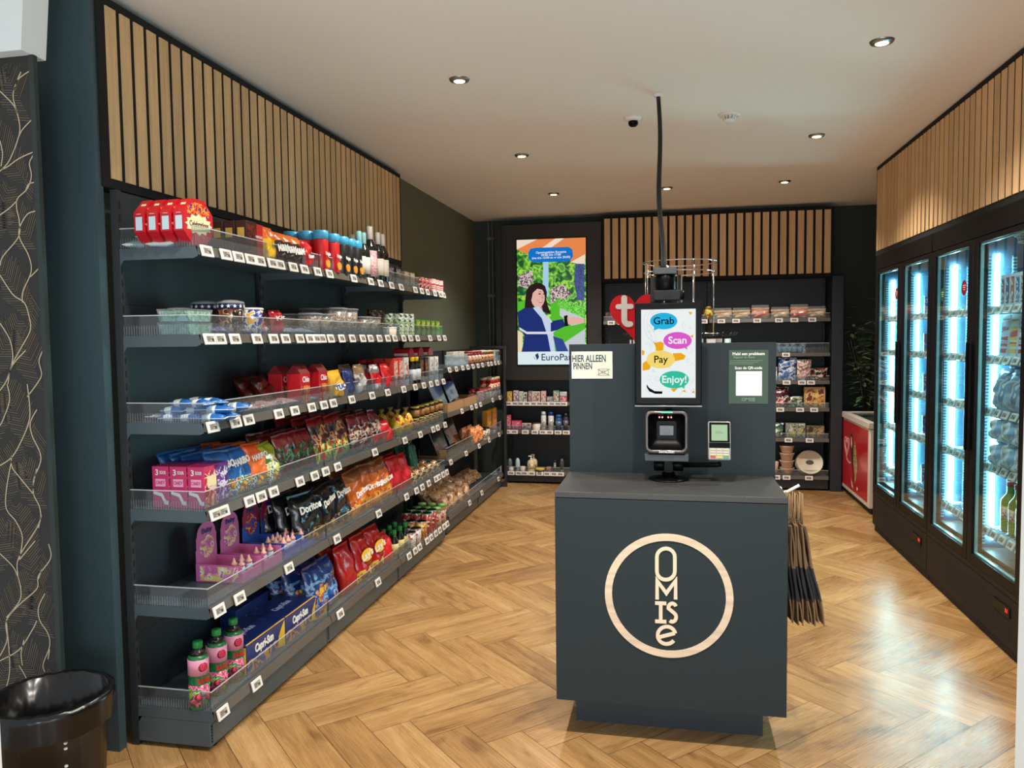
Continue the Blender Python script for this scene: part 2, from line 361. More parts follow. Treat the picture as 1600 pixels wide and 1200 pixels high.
# ------------------------------------------------------------------ slat panels
def slat_panel(label, axis, a0, a1, n, z0, z1, face, depth, inward, top=None):
    """slats run along `axis`; face = coordinate of the slat fronts; inward = +1/-1 direction the slats look"""
    t = thing('slat_panel', label, 'wood slat panel', (0, 0, 0)); bk, sl = MB(), MB(); p = (a1-a0)/n; th = .006
    f0, f1 = face-inward*(th+.001), face-inward*depth
    lo, hi = min(f0, f1), max(f0, f1); top = top or z1+.03
    if axis == 'Y': bk.box(lo, hi, a0-.03, a1+.03, z0-.035, top)
    else: bk.box(a0-.02, a1+.02, lo, hi, z0-.035, top)
    for i in range(n):
        s0 = a0+p*i+.0125; s1 = s0+p-.025
        g0, g1 = sorted((face, face-inward*th))
        if axis == 'Y': sl.box(g0, g1, s0, s1, z0, z1)
        else: sl.box(s0, s1, g0, g1, z0, z1)
    bk.build('backing', FELT, t); sl.build('slats', OAK, t)
slat_panel('long oak slat panel above the snack shelving on the left wall', 'Y', 2.64, 5.93, 41, 2.235, 2.885, -2.10, .095, 1, 2.92)
slat_panel('oak slat panel high on the back wall, behind the hanging cable', 'X', -.70, 1.615, 27, 2.235, 2.875, 8.42, .29, -1)
slat_panel('oak slat panel above the tall glass door coolers on the right', 'Y', 3.0, 6.76, 46, 2.272, 2.91, 1.63, .70, -1, 2.945)
# ------------------------------------------------------------------ ceiling things
def downlight(x, y, label):
    t = thing('ceiling_downlight', label, 'ceiling light', (x, y, CEIL), 0)
    MB().lathe([(.030, -.012), (.048, -.010), (.054, -.001), (.054, 0)], 28).build('trim_ring', STEEL, t)
    MB().lathe([(.0, -.013), (.022, -.0145), (.029, -.0125)], 24).build('bulb', mat('bulb_glow', (255, 222, 160), .4, emit=14), t)
dl = ['ceiling downlight nearest the camera on the left, above the snack shelves', 'second ceiling downlight of the left row, counted from the camera', 'third and farthest ceiling downlight of the left row',
      'small ceiling downlight just right of the hanging cable', 'farthest ceiling downlight of the right row', 'middle ceiling downlight of the right row', 'ceiling downlight nearest the camera on the right, beside the cooler slats']
for (x, y), s in zip(LAMPS[:7], dl): downlight(x, y, s)
t = thing('security_camera', 'white ceiling dome camera with a black lens, left of the hanging cable', 'security camera', (-.22, 4.90, CEIL))
MB().lathe([(.0, -.022), (.036, -.022), (.058, -.010), (.06, 0)], 28).build('mount', WHITE, t)
MB().lathe([(.0, -.056), (.018, -.054), (.028, -.044), (.030, -.034), (.028, -.0225)], 24).build('lens_dome', BLACK, t)
t = thing('smoke_detector', 'white round smoke detector on the ceiling, right of the cable', 'smoke detector', (.357, 4.97, CEIL))
MB().lathe([(.0, -.012), (.062, -.012), (.068, 0)], 28).build('base', WHITE, t)
mb = MB().lathe([(.0, -.048), (.030, -.047), (.036, -.04), (.036, -.034)], 24)
for i in range(12):
    a = PI*i/6; c, s = math.cos(a), math.sin(a); mb.tube([(.034*c, .034*s, -.036), (.045*c, .045*s, -.0125)], .0035, 5)
mb.build('sensor_head', WHITE, t)
t = thing('hanging_cable', 'black cable sleeve hanging from the ceiling down to the checkout screen', 'cable', (-.062, 4.47, CEIL))
MB().lathe([(.0, -.016), (.022, -.015), (.028, 0)], 20).build('ceiling_cap', WHITE, t)
end = Vector((-.03, 3.35, 1.888))-Vector((-.062, 4.47, CEIL)); pts = []
for i in range(25):
    k = i/24; q = end*k; q.z = -.016+(end.z+.016)*k; q.z -= .10*math.sin(PI*k); q.x += .006*math.sin(k*9); pts.append(q)
MB().tube(pts, .0115, 10).build('sleeve', BLACKM, t)
# ------------------------------------------------------------------ shelving
def tag_mesh():
    mb = MB(); w, h = .076, .044
    mb.box(-w/2, w/2, -.007, 0, -h/2, h/2, 0, .002)
    mb.box(-w/2+.012, w/2-.016, -.0078, -.0065, -h/2+.010, h/2-.010, 1)
    for k in range(3): mb.box(-w/2+.016, -w/2+.016+(.022, .030, .014)[k], -.0082, -.0077, h/2-.017-.006*k, h/2-.0145-.006*k, 2)
    mb.box(.006, .018, -.0082, -.0077, -.009, .001, 2)
    return mb.mesh('price_tag', [WHITE, LCD, mat('tag_ink', (60, 56, 52), .5)])
TAG = tag_mesh()
def shelf_part(t, L, D, z, tags, y_front, riser=.075, riser_side=0, steel=None, name='shelf', ribs=True, side=True):
    """z = underside of the rail; the shelf is a folded steel tray with a sloping ticket rail"""
    steel = steel or TEAL; x0, x1 = -L/2+.004, L/2-.004; yf = -D
    mb = MB(); mb.box(x0+.003, x1-.003, yf+.012, -.012, z+.026, z+.034, 0)
    mb.prism([(yf, z+.004), (yf+.010, z+.004), (yf+.020, z+.040), (yf+.010, z+.040)], x0, x1, 1, 'YZ')
    for s in (x0, x1-.003): mb.prism([(yf+.012, z), (yf+.012, z+.036), (-.012, z+.036), (-.012, z-.030), (-.03, z-.030), (-.045, z-.008), (yf+.03, z-.008)], s, s+.003, 0, 'YZ')
    sh = mb.build(name, [steel, RAILM], t)
    for tx in tags:
        if -L/2+.03 < tx < L/2-.03 or True:
            tx = max(-L/2+.04, min(L/2-.04, tx))
            link('price_tag', TAG, sh, (tx, yf-.001, z+.019), (math.radians(-14), 0, 0))
    if riser:
        mb = MB(); zb = z+.040; yr = yf+.022
        mb.box(x0+.002, x1-.002, yr, yr+.002, zb, zb+riser-.004, 0); mb.box(x0+.002, x1-.002, yr-.0004, yr+.0024, zb+riser-.004, zb+riser, 1)
        if ribs:
            n = int(L/.011)
            for i in range(n):
                x = x0+.004+(x1-x0-.008)*i/n; mb.box(x, x+.0035, yr-.0012, yr, zb, zb+riser*.55, 2)
        if riser_side:
            xs = x0+.004 if riser_side < 0 else x1-.006
            mb.box(xs, xs+.002, yr+.003, -.02, zb-.005, zb+riser-.004, 0); mb.box(xs-.0004, xs+.0024, yr+.003, -.02, zb+riser-.004, zb+riser, 1)
            n = int(D/.011)
            for i in range(n-3):
                y = yr+.01+.011*i; mb.box(xs-.0012, xs, y, y+.0035, zb-.003, zb+riser*.45, 2)
        mb.build('shelf_riser', [ACRYL, ACEDGE, ACRIB], sh)
    return sh
def bay(label, loc, rz, L, D, H, shelves, base_tags, uprights=(1, 1), base_z=.13, steel=None, riser_side=0, group=None, base_riser=.075, cat='shelving unit', zback=.0):
    t = thing('shelving_bay', label, cat, loc, rz, group)
    mb = MB(); mb.box(-L/2, L/2, -.012, 0, zback, H, 0)
    for k in (1, 2, 3, 4):
        zz = zback+(H-zback)*k/5; mb.box(-L/2, L/2, -.0126, -.011, zz, zz+.002, 1)
    mb.build('back_panel', [BACKP, BLACKM], t)
    for s, on in ((-1, uprights[0]), (1, uprights[1])):
        if not on: continue
        x = s*(L/2-.012); mb = MB(); mb.box(x-.012, x+.012, -.03, -.0125, zback, H, 0)
        n = int((H-zback)/.05)
        for i in range(n): mb.box(x-.004, x+.004, -.031, -.0295, zback+.02+.05*i, zback+.045+.05*i, 1)
        mb.build('upright', [DARKST, BLACKM], t)
    for i, (z, tags, rs, D2) in enumerate(shelves):
        shelf_part(t, L, D2, z, tags, -D2, rs, riser_side, steel)
    if base_z:
        shelf_part(t, L, D, base_z, base_tags, -D, base_riser, riser_side, steel, 'base_shelf')
        mb = MB(); mb.box(-L/2+.004, L/2-.004, -D+.03, -.013, .018, base_z-.005, 0, .002); mb.box(-L/2+.012, L/2-.012, -D+.028, -D+.031, .03, base_z-.02, 0)
        for i in range(6):
            mb.box(-L/2+.012, -L/2+.016, -D+.026, -D+.031, .035+.012*i, .042+.012*i, 1)
        mb.build('plinth', [steel or TEAL, BLACKM], t)
        for fx in (-L/2+.06, L/2-.06): MB().cyl(.018, .0, .02, 14, (fx, -D+.06, 0)).build('foot', BLACK, t)
    return t
def tl(pxs, X, z, yc, y0, y1):
    out = []
    for p in pxs:
        y = yat(p, X, z)
        if y0 <= y < y1: out.append(y-yc)
    return out
LXB, LXF = -2.105, -1.73
LD = LXF-LXB
LS = [1.928, 1.594, 1.256, .915, .535]
LTAG = [[315, 353.5, 373, 392, 407, 426, 438, 458.5, 476, 496.5, 515, 553, 579.5, 595, 612, 627, 649, 659, 668, 679.5, 688, 694],
        [319, 344, 367.5, 402, 428, 446.5, 469, 484.5, 495, 506, 517, 534, 550.6, 567, 579, 593, 606, 617, 631, 641.6, 652.5, 672, 686, 697],
        [326.5, 368.7, 389, 436, 461, 487.4, 508, 521, 550, 581.6, 606, 631, 649, 662.4, 673.6, 683, 693],
        [327.6, 349.4, 390.5, 408.6, 428, 469, 492, 511, 528, 586, 633, 657, 677, 684, 695.6],
        [332, 375, 452, 527, 592, 635.5, 651, 660, 670, 681, 686, 692.5, 701]]
LBT = [349, 401.5, 532, 591, 639.5, 649, 656, 667.5, 674, 681, 687.5, 694, 699]
names = ['dark shelving bay nearest the camera on the left wall, snacks and cartons', 'middle bay of the tall dark shelving on the left wall', 'farthest bay of the tall dark shelving on the left wall, below the slats end']
for (a, b), nm in zip(((2.64, 3.70), (3.70, 4.77), (4.77, 5.88)), names):
    yc = (a+b)/2
    sh = [(z, tl(LTAG[i], -1.725, z+.02, yc, a if a > 2.7 else 0, b if b < 5.8 else 9), .075, LD) for i, z in enumerate(LS)]
    bay(nm, (LXB, yc, 0), PI/2, b-a, LD, 2.19, sh, tl(LBT, -1.725, .14, yc, a if a > 2.7 else 0, b if b < 5.8 else 9), riser_side=-1 if a < 3 else (1 if b > 5.8 else 0), base_z=.125)
# clear plastic dividers on the near bay (small upright sheets)
# second, lower unit
UT = [[702.5, 713, 723, 731, 739, 748, 754, 763, 768, 774, 779], [722, 737, 744, 750, 770, 781], [703.4, 728.5, 750, 764.4, 780]]
U2 = [1.335, .965, .58]
for (a, b), nm in zip(((6.02, 7.06), (7.06, 8.12)), ['lower shelving bay behind the tall left shelving, with cardboard trays and bread', 'last bay of the lower left shelving, ending at the dark corner post']):
    yc = (a+b)/2
    bay(nm, (-2.12, yc, 0), PI/2, b-a, .36, 1.50, [(z, tl(UT[i], -1.755, z+.02, yc, a if a > 6.1 else 0, b if b < 8 else 99), .10 if i != 1 or b > 8 else .0, .36) for i, z in enumerate(U2)], tl([734, 751.7, 779], -1.755, .14, yc, a if a > 6.1 else 0, b if b < 8 else 99), base_z=.12)
t = thing('end_frame', 'thin dark steel frame standing at the far end of the lower left shelving', 'shelf frame', (-1.92, 8.15, 0))
mb = MB(); mb.box(-.205, .19, -.015, .015, 0, .05); mb.box(.165, .19, -.0149, .0149, .05, 1.50); mb.box(-.205, -.18, -.0149, .0149, .05, 1.50); mb.box(-.205, .19, -.015, .015, 1.50, 1.53); mb.build('frame', DARKST, t)
# back wall, left unit below the advertising screen
BT = [[795, 805, 814, 824, 834, 843.5, 852.5, 862.5, 872, 881], [793, 804, 821, 836, 848.5, 859, 872, 885], [799, 811, 820, 831, 843.5, 855, 866, 876]]
def bt(pxs, Y, z, xc): return [atY(p, proj(0, Y, z)[1], Y).x-xc for p in pxs]
xc = -1.265
bay('back wall shelving with toiletries, below the advertising screen', (xc, 8.70, 0), 0, 1.07, .35, 1.13, [(.868, bt(BT[0], 8.35, .88, xc), .0, .35), (.555, bt(BT[1], 8.35, .57, xc), .05, .35)], bt(BT[2], 8.35, .1, xc), base_z=.095, base_riser=.05, steel=DARKST)
# back wall, middle and right: top shelf and the low shelves
xc = -.155
bay('back wall shelving bay hidden mostly behind the checkout, below the oak slats', (xc, 8.70, 0), 0, 1.09, .35, 2.20, [(1.74, bt([955, 971, 1106], 8.35, 1.75, xc), .05, .35)], [], base_z=.11, steel=DARKST)
xc = 1.0
bay('back wall shelving bay right of the checkout with bread, bowls and plates', (xc, 8.70, 0), 0, 1.20, .35, 2.20,
    [(1.74, bt([1127, 1150, 1183, 1217, 1241, 1269], 8.35, 1.75, xc), .05, .35), (1.385, bt([1228], 8.35, 1.38, xc), .10, .35), (1.10, bt([1229, 1253, 1267], 8.35, 1.1, xc), .05, .35), (.82, bt([1219, 1250, 1272], 8.35, .82, xc), .05, .35), (.505, bt([1232, 1265], 8.35, .5, xc), .05, .35)],
    bt([1213, 1229, 1264], 8.35, .13, xc), base_z=.115, steel=DARKST, base_riser=.06)
t = thing('corner_column', 'dark panel column at the right end of the back wall shelving', 'column', (1.665, 8.53, 0))
MB().box(-.055, .055, -.18, .18, 0, 2.20, 0, .003).build('panel', mat('column_panel', (34, 40, 46), .5), t)
# advertising screen in its dark panel
t = thing('advertising_screen', 'tall lit advertising screen with a waving woman in a dark blue jacket', 'screen', (-1.27, 8.47, 0))
mb = MB(); mb.box(-.56, .545, 0, .24, 1.14, 2.86, 0, .004); mb.box(-.64, -.562, .05, .24, 1.14, 2.83, 0); mb.build('surround', mat('screen_surround', (44, 40, 38), .5), t)
SX0, SX1, SZ0, SZ1 = -.385, .378, 1.315, 2.69
mb = MB(); mb.box(SX0-.012, SX1+.012, -.012, 0, SZ0-.012, SZ1+.012, 0, .003); mb.build('bezel', BLACK, t)
def emis(name, c, e=.9): return mat(name, c, .5, 0, e, 0)
scr = MB().box(SX0, SX1, -.0135, -.0121, SZ0, SZ1).build('display', pack('ad_foliage', [(24, 70, 40), (40, 110, 40), (80, 160, 50), (150, 200, 60), (70, 140, 70)], 13, emit=.9), t)
def px(x, y): # crop coordinates of the advert (986x1200 view of 730..960, 320..600) to panel coordinates
    X, Y = 730+x*230/986, 320+y*280/1200; p = atY(X, Y, 8.455); return (p.x+1.27, p.z)
LAYER = [0]
def art(pts, m, name='artwork'):
    LAYER[0] += 1; y = -.0136-.00025*LAYER[0]; mb = MB()
    q = []
    for a in pts:
        x, z = px(*a); q.append((min(max(x, SX0), SX1), y, min(max(z, SZ0), SZ1)))
    mb.face(q); mb.build(name, m, scr)
def arc_pts(cx, cy, rx, ry, n=20): return [(cx+rx*math.cos(2*PI*i/n), cy+ry*math.sin(2*PI*i/n)) for i in range(n)]
def ell(cx, cy, rx, ry, n=20): return [(cx+rx*math.cos(2*PI*i/n), cy+ry*math.sin(2*PI*i/n)) for i in range(n)]
art([(310, 225), (800, 215), (800, 330), (700, 380), (560, 300), (400, 330), (322, 300)], emis('ad_orange', (240, 140, 80)))
art([(310, 225), (470, 220), (322, 300)], emis('ad_pale', (250, 225, 205)))
art([(590, 218), (650, 214), (500, 330), (440, 330)], emis('ad_pale', (250, 225, 205)))
art([(690, 385), (790, 330), (790, 400)], emis('ad_pale', (250, 225, 205)))
art([(725, 395), (785, 395), (785, 640), (740, 640), (715, 520)], pack('ad_bluetree', [(40, 50, 110), (70, 80, 160), (30, 70, 90)], 40, emit=.8))
art([(510, 380), (545, 380), (545, 620), (505, 600)], emis('ad_skyblue', (170, 215, 240)))
art([(560, 560), (640, 530), (700, 600), (640, 640), (560, 660)], pack('ad_blossom', [(190, 150, 170), (230, 210, 220), (60, 90, 60), (90, 60, 80)], 50, emit=.8))
art([(345, 470), (430, 440), (450, 500), (400, 560), (340, 540)], pack('ad_blossom', [], 1))
art([(330, 650), (400, 640), (400, 760), (330, 760)], emis('ad_lawn', (90, 195, 50)))
art([(560, 660), (600, 640), (790, 700), (790, 1000), (560, 1000)], emis('ad_lawn', (90, 195, 50)))
art([(600, 620), (785, 690), (785, 750), (690, 740), (600, 670)], pack('ad_hedge', [(60, 150, 40), (110, 200, 60), (40, 120, 40)], 60, emit=.9))
art([(620, 690), (785, 760), (785, 790), (700, 810), (620, 740)], emis('ad_path', (205, 210, 215)))
art([(640, 930), (790, 830), (790, 985), (600, 985)], emis('ad_path', (225, 228, 232)))
art([(330, 840), (372, 860), (372, 985), (330, 985)], emis('ad_path2', (240, 225, 180)))
HR, SK = emis('ad_hair', (46, 32, 34)), emis('ad_skin', (236, 184, 172))
art([(392, 610), (398, 570), (420, 540), (455, 524), (495, 524), (522, 545), (534, 585), (530, 640), (545, 690), (560, 730), (520, 720), (480, 700), (430, 720), (385, 695), (388, 650)], HR, 'hair')
art([(452, 680), (500, 680), (510, 730), (480, 745), (448, 710)], emis('ad_skin2', (214, 154, 142)), 'neck')
art(arc_pts(474, 622, 46, 68), SK, 'face')
art([(412, 640), (418, 590), (440, 555), (480, 545), (520, 560), (526, 600), (506, 570), (470, 562), (440, 590), (430, 640), (425, 690), (405, 690)], HR, 'hair')
art([(472, 584), (490, 580), (502, 584)], HR, 'brow'); art([(508, 585), (518, 582), (522, 587)], HR, 'brow')
art(arc_pts(486, 597, 9, 4), HR, 'eye'); art(arc_pts(513, 598, 5, 4), HR, 'eye')
art([(500, 598), (514, 628), (498, 630)], emis('ad_skin2', (214, 154, 142)), 'nose')
art([(470, 640), (490, 644), (510, 638), (502, 656), (484, 656)], emis('ad_lip', (200, 90, 100)), 'lips'); art([(475, 643), (490, 646), (506, 641), (498, 650), (484, 650)], emis('ad_white', (250, 250, 250)), 'smile')
art([(335, 720), (385, 690), (440, 690), (520, 740), (560, 780), (640, 765), (660, 810), (560, 860), (560, 985), (365, 985), (385, 880), (345, 810)], emis('ad_jacket', (36, 52, 120)), 'jacket')
art([(440, 690), (480, 680), (530, 740), (570, 780), (590, 985), (560, 985), (540, 880), (500, 760)], emis('ad_shirt', (205, 220, 240)), 'shirt')
art([(575, 880), (640, 900), (680, 985), (600, 985)], emis('ad_jacket2', (54, 74, 150)), 'jacket')
art([(350, 820), (400, 850), (560, 850), (640, 800), (640, 812), (560, 866), (400, 866), (350, 835)], emis('ad_seam', (225, 228, 240)), 'seam')
art([(560, 790), (640, 765), (660, 812), (600, 840), (560, 850)], emis('ad_jacket', (36, 52, 120)), 'sleeve')
art([(648, 745), (672, 738), (680, 810), (655, 815)], emis('ad_watch', (20, 20, 24)), 'watch')
art([(670, 755), (720, 750), (785, 765), (785, 790), (720, 800), (676, 800)], emis('ad_skin', (240, 190, 180)), 'hand')
art([(332, 985), (792, 980), (790, 1070), (335, 1075)], emis('ad_footer', (228, 244, 248)), 'footer')
art([(410, 320), (425, 295), (460, 288), (680, 283), (705, 300), (710, 345), (690, 375), (650, 380), (440, 385), (412, 365)], emis('ad_blue_badge', (20, 120, 205)), 'badge')
y = -.0136-.00025*(LAYER[0]+2)
for i, s in enumerate(['Openingstijden Receptie', '09:00 t/m 17:00', '(ma t/m 15:00 en vr t/m 20:00)']):
    a = px(562, 318+18*i); text(s, .034, emis('ad_white', (250, 250, 250)), scr, (a[0], y, a[1]), bold=.01)
a = px(612, 1022); text('EuroParcs', .105, emis('ad_navy', (40, 60, 110)), scr, (a[0]+.02, y, a[1]), bold=.008)
art([(470, 1040), (455, 1005), (475, 993), (482, 1020)], emis('ad_navy', (40, 60, 110)), 'logo_leaf'); art([(468, 1042), (440, 1012), (452, 1030)], emis('ad_navy', (40, 60, 110)), 'logo_leaf')
# conduits on the back wall
t = thing('wall_conduit', 'pair of thin grey conduits running down the back wall in the left corner', 'conduit', (-2.03, 8.70, 0))
for dx in (0, .045): MB().tube([(dx, 0, 1.0), (dx, 0, CEIL)], .008, 8).build('pipe', mat('conduit_grey', (120, 124, 122), .4), t)
mb = MB()
for z in (2.1, 2.75): MB().box(-.02, .065, .0085, .0195, z-.015, z+.015).build('clip', mat('conduit_grey', (120, 124, 122), .4), t)

MB().box(-.07, .0, -.008, .0, 2.935-.06, 2.935).build('cable_box', DARKST, thing('junction_box', 'small dark junction box on the back wall above the advertising screen', 'junction box', (-.97, 8.715, -.02)))
# ------------------------------------------------------------------ checkout counter
CX0, CX1, CY0, CY1, CZ = -.447, .435, 3.01, 3.475, .995
t = thing('checkout_counter', 'dark slate checkout block with a round pale wood logo on its front', 'checkout counter', (0, CY0, 0))
d = CY1-CY0
mb = MB(); mb.box(CX0, CX1, 0, d, .150, CZ-.026, 0, .0015); mb.build('body', PANEL, t)
MB().box(CX0, CX1, 0, d, CZ-.023, CZ, 0, .0015).build('worktop', mat('worktop_slate', (62, 62, 61), .36, var=.05, bscale=4, spec=.35), t)
MB().box(CX0+.01, CX1-.01, .01, d-.01, CZ-.0265, CZ-.0225).build('shadow_gap', BLACKM, t)
MB().box(-.385, .365, .14, d-.05, .0, .150).build('plinth', mat('plinth_slate', (44, 54, 62), .45), t)
LOGO = oak('logo_maple', (236, 214, 184), 'X'); LF = mat('logo_cream', (240, 222, 192), .5)
_c = atY(1044, 931, CY0); cxl, czl, ro, ri = _c.x, _c.z, .2445, .2165
mb = MB(); n = 72; v = []
for i in range(n):
    a = 2*PI*i/n; c, s = math.cos(a), math.sin(a)
    v.append([mb.b.verts.new((cxl+r*c, y, czl+r*s)) for r, y in ((ri, -.003), (ro, -.003), (ro, 0), (ri, 0))])
for i in range(n):
    A, B = v[i], v[(i+1) % n]
    for k in range(4): mb.b.faces.new((A[k], A[(k+1) % 4], B[(k+1) % 4], B[k]))
mb.build('logo_ring', LOGO, t)
def stroke(mb, pts, w, y0=-.003, y1=0, closed=False):
    """flat ribbon of constant width along a polyline, with thickness"""
    pts = [Vector((p[0], p[1])) for p in pts]; N = len(pts); L, Rr = [], []
    for i in range(N):
        a = pts[i-1] if (i or closed) else pts[i]; b = pts[(i+1) % N] if (i < N-1 or closed) else pts[i]
        d1 = (pts[i]-a).normalized() if (pts[i]-a).length else (b-pts[i]).normalized(); d2 = (b-pts[i]).normalized() if (b-pts[i]).length else d1
        tt = (d1+d2).normalized(); nn = Vector((-tt.y, tt.x)); k = max(.35, nn.dot(Vector((-d1.y, d1.x))))
        L.append(pts[i]+nn*w/2/k); Rr.append(pts[i]-nn*w/2/k)
    vv = [[mb.b.verts.new((p.x, y, p.y)) for p, y in ((L[i], y0), (Rr[i], y0), (Rr[i], y1), (L[i], y1))] for i in range(N)]
    for i in range(N if closed else N-1):
        A, B = vv[i], vv[(i+1) % N]
        for k in range(4): mb.b.faces.new((A[k], A[(k+1) % 4], B[(k+1) % 4], B[k]))
    if not closed: mb.b.faces.new(vv[0]); mb.b.faces.new(vv[-1])
# coordinates inside the 1100x1200 view of the counter: 860..1300, 720..1200
def lp(x, y): p = atY(860+x*.4, 720+y*.4, CY0); return (p.x, p.z)
w = .0138
def letter(paths, nm):
    mb = MB()
    for i_, (pts, cl) in enumerate(paths): stroke(mb, [lp(*q) for q in pts], w, -.003-.0004*i_, 0-.0002*i_, closed=cl)
    mb.build(nm, LF, t)
arc = lambda cx, cy, rx, ry, a0, a1, n=12: [(cx+rx*math.cos(math.radians(a0+(a1-a0)*i/n)), cy+ry*math.sin(math.radians(a0+(a1-a0)*i/n))) for i in range(n+1)]
letter([(arc(451, 375, 35, 33, 180, 360)+arc(451, 431, 35, 33, 0, 180), True)], 'logo_letter')
letter([([(417, 541), (417, 468), (453, 517), (489, 468), (489, 541)], False)], 'logo_letter')
letter([([(409, 555), (453, 557)], False), ([(431, 556), (431, 627)], False), ([(409, 626), (453, 628)], False)], 'logo_letter')
letter([(arc(476, 573, 15, 16, -20, -190)+arc(476, 610, 15, 18, -60, 130), False)], 'logo_letter')
letter([(arc(454, 681, 35, 34, -12, -322, 24), False), ([(422, 689), (486, 673)], False)], 'logo_letter')
# board behind the counter
t = thing('screen_board', 'upright dark slate board behind the checkout block', 'partition board', (0, 3.485, 0))
MB().box(CX0+.002, CX1+.012, -.008, .012, .96, 1.573, 0, .0015).build('board', PANEL, t)
def sticker(name, label, cat, x0, y0, x1, y1, Y, th, m, bev=0, frame=None):
    a, b = atY(x0, y0, Y), atY(x1, y1, Y); w_, h_ = b.x-a.x, a.z-b.z
    t = thing(name, label, cat, ((a.x+b.x)/2, Y, (a.z+b.z)/2))
    MB().box(-w_/2, w_/2, 0, th, -h_/2, h_/2, 0, bev).build('frame' if frame else 'sheet', frame or m, t)
    if frame: MB().box(-w_/2+.005, w_/2-.005, -.0006, .0005, -h_/2+.005, h_/2-.005).build('sheet', m, t)
    return t, w_, h_
t, w_, h_ = sticker('payment_sign', 'cream sign with black and blue capitals at the left of the slate board', 'sign', 893, 549.5, 957, 591.5, 3.473, .003, mat('sign_cream', (222, 222, 200), .5), 0, WHITE)
DK = mat('ink_dark_blue', (28, 52, 78), .5)
text('HIER ALLEEN', .044, DK, t, (-.013, -.001, .028), bold=.02, width=.150); text('PINNEN', .044, DK, t, (-.041, -.001, -.006), bold=.02, width=.084)
mb = MB(); stroke(mb, [(.03, -.046), (.073, -.046), (.073, -.018), (.03, -.018)], .0015, -.0012, -.0005, True); stroke(mb, [(.024, -.044), (.08, -.018)], .0018, -.0016, -.0012); stroke(mb, [(.026, -.02), (.078, -.046)], .0018, -.002, -.0016); stroke(mb, arc(.052, -.032, .008, .008, 0, 330), .0014, -.0012, -.0005)
mb.build('no_cash_mark', mat('ink_grey', (90, 84, 80), .5), t)
t, w_, h_ = sticker('help_sticker', 'dark green notice sticker with white lines at the right of the slate board', 'sticker', 1139, 547, 1200, 631, 3.4755, .0012, mat('sticker_green', (52, 78, 58), .5))
text('Meld een probleem', .018, PAPER, t, (-.0, -.0006, h_/2-.017), bold=.02, width=w_-.03); text('Report an issue', .014, mat('ink_sage', (130, 150, 130), .5), t, (-.018, -.0006, h_/2-.031), bold=.01)
mb = MB()
for k in range(3): mb.box(-.078, .06-.02*k, -.0008, -.0002, h_/2-.047-.007*k, h_/2-.0455-.007*k)
mb.build('small_print', mat('ink_sage', (130, 150, 130), .5), t)
text('Scan de QR-code', .016, PAPER, t, (.0, -.0006, h_/2-.078), bold=.02)
MB().box(-.052, .056, -.0008, -.0002, -h_/2+.035, h_/2-.092).build('blank_square', PAPER, t)
text('OMISE', .02, mat('ink_sage', (130, 150, 130), .5), t, (0, -.0006, -h_/2+.018), bold=.01)
# checkout touch screen on its stand
SY = 3.29
t = thing('checkout_screen', 'portrait checkout touch screen with coloured speech bubbles above the counter', 'screen', (-.005, SY, 1.53))
MB().box(-.138, .135, 0, .03, -.212, .213, 0, .004).build('housing', BLACK, t)
MB().box(-.141, .138, -.012, .028, -.222, -.2125, 0, .003).build('lower_ledge', mat('dark_chrome', (90, 90, 92), .2, .8), t)
DX0, DX1, DZ0, DZ1 = -.112, .110, -.182, .186
disp = MB().box(DX0, DX1, -.0012, .0005, DZ0, DZ1).build('display', emis('kiosk_white', (242, 248, 248), .93), t)
def k_(x, y): # view 1105x1200 of 880..1230, 400..780
    p = atY(880+x*350/1105, 400+y*380/1200, SY); return (p.x+.005, p.z-1.53)
KL = [0]
def kart(pts, m, nm='bubble'):
    KL[0] += 1; y = -.0013-.0001*KL[0]
    mb = MB(); mb.face([(min(max(a, DX0), DX1), y, min(max(b, DZ0), DZ1)) for a, b in (k_(*p) for p in pts)]); mb.build(nm, m, disp)
R = random.Random(11); mb = MB()
def sk(pts, wd=.0009): stroke(mb, [(a, b) for a, b in (k_(*p) for p in pts) if DX0 < a < DX1 and DZ0 < b < DZ1] or [(0, 0), (.001, 0)], wd, -.00135, -.0012)
for i in range(38):
    x, y, r = R.uniform(400, 645), R.uniform(270, 680), R.uniform(5, 16); kk = R.random()
    if kk < .5: sk(arc(x, y, r*.8, r, 0, 340, 10))
    elif kk < .75: sk([(x-r, y), (x, y-r), (x+r, y+r*.5)])
    else: sk([(x+r*math.sin(q), y+q*7) for q in range(6)])
for r in (50, 72, 90): sk(arc(470, 330, r*.8, r*1.1, 120, 290, 16))
for r in (40, 60): sk(arc(400, 430, r, r*1.6, -80, 60, 16))
mb.build('doodles', emis('kiosk_grey', (196, 206, 208), .9), disp)
OR = emis('kiosk_orange', (246, 176, 32)); 
kart([(442, 420), (455, 428), (480, 422), (496, 430), (494, 466), (458, 468), (455, 445)], OR, 'splash'); kart([(540, 480), (580, 478), (605, 492), (595, 510), (548, 520)], OR, 'splash')
kart([(392, 530), (412, 515), (432, 545), (425, 560), (392, 566)], OR, 'splash'); kart([(530, 655), (566, 652), (545, 672)], OR, 'splash'); kart([(618, 275), (637, 278), (628, 292)], OR, 'splash'); kart([(625, 395), (642, 388), (640, 405)], OR, 'splash'); kart([(388, 462), (402, 470), (398, 490), (388, 488)], OR, 'splash')
kart([(584, 668), (600, 660), (606, 672)], OR, 'splash'); kart([(632, 672), (645, 665), (650, 678)], OR, 'splash')
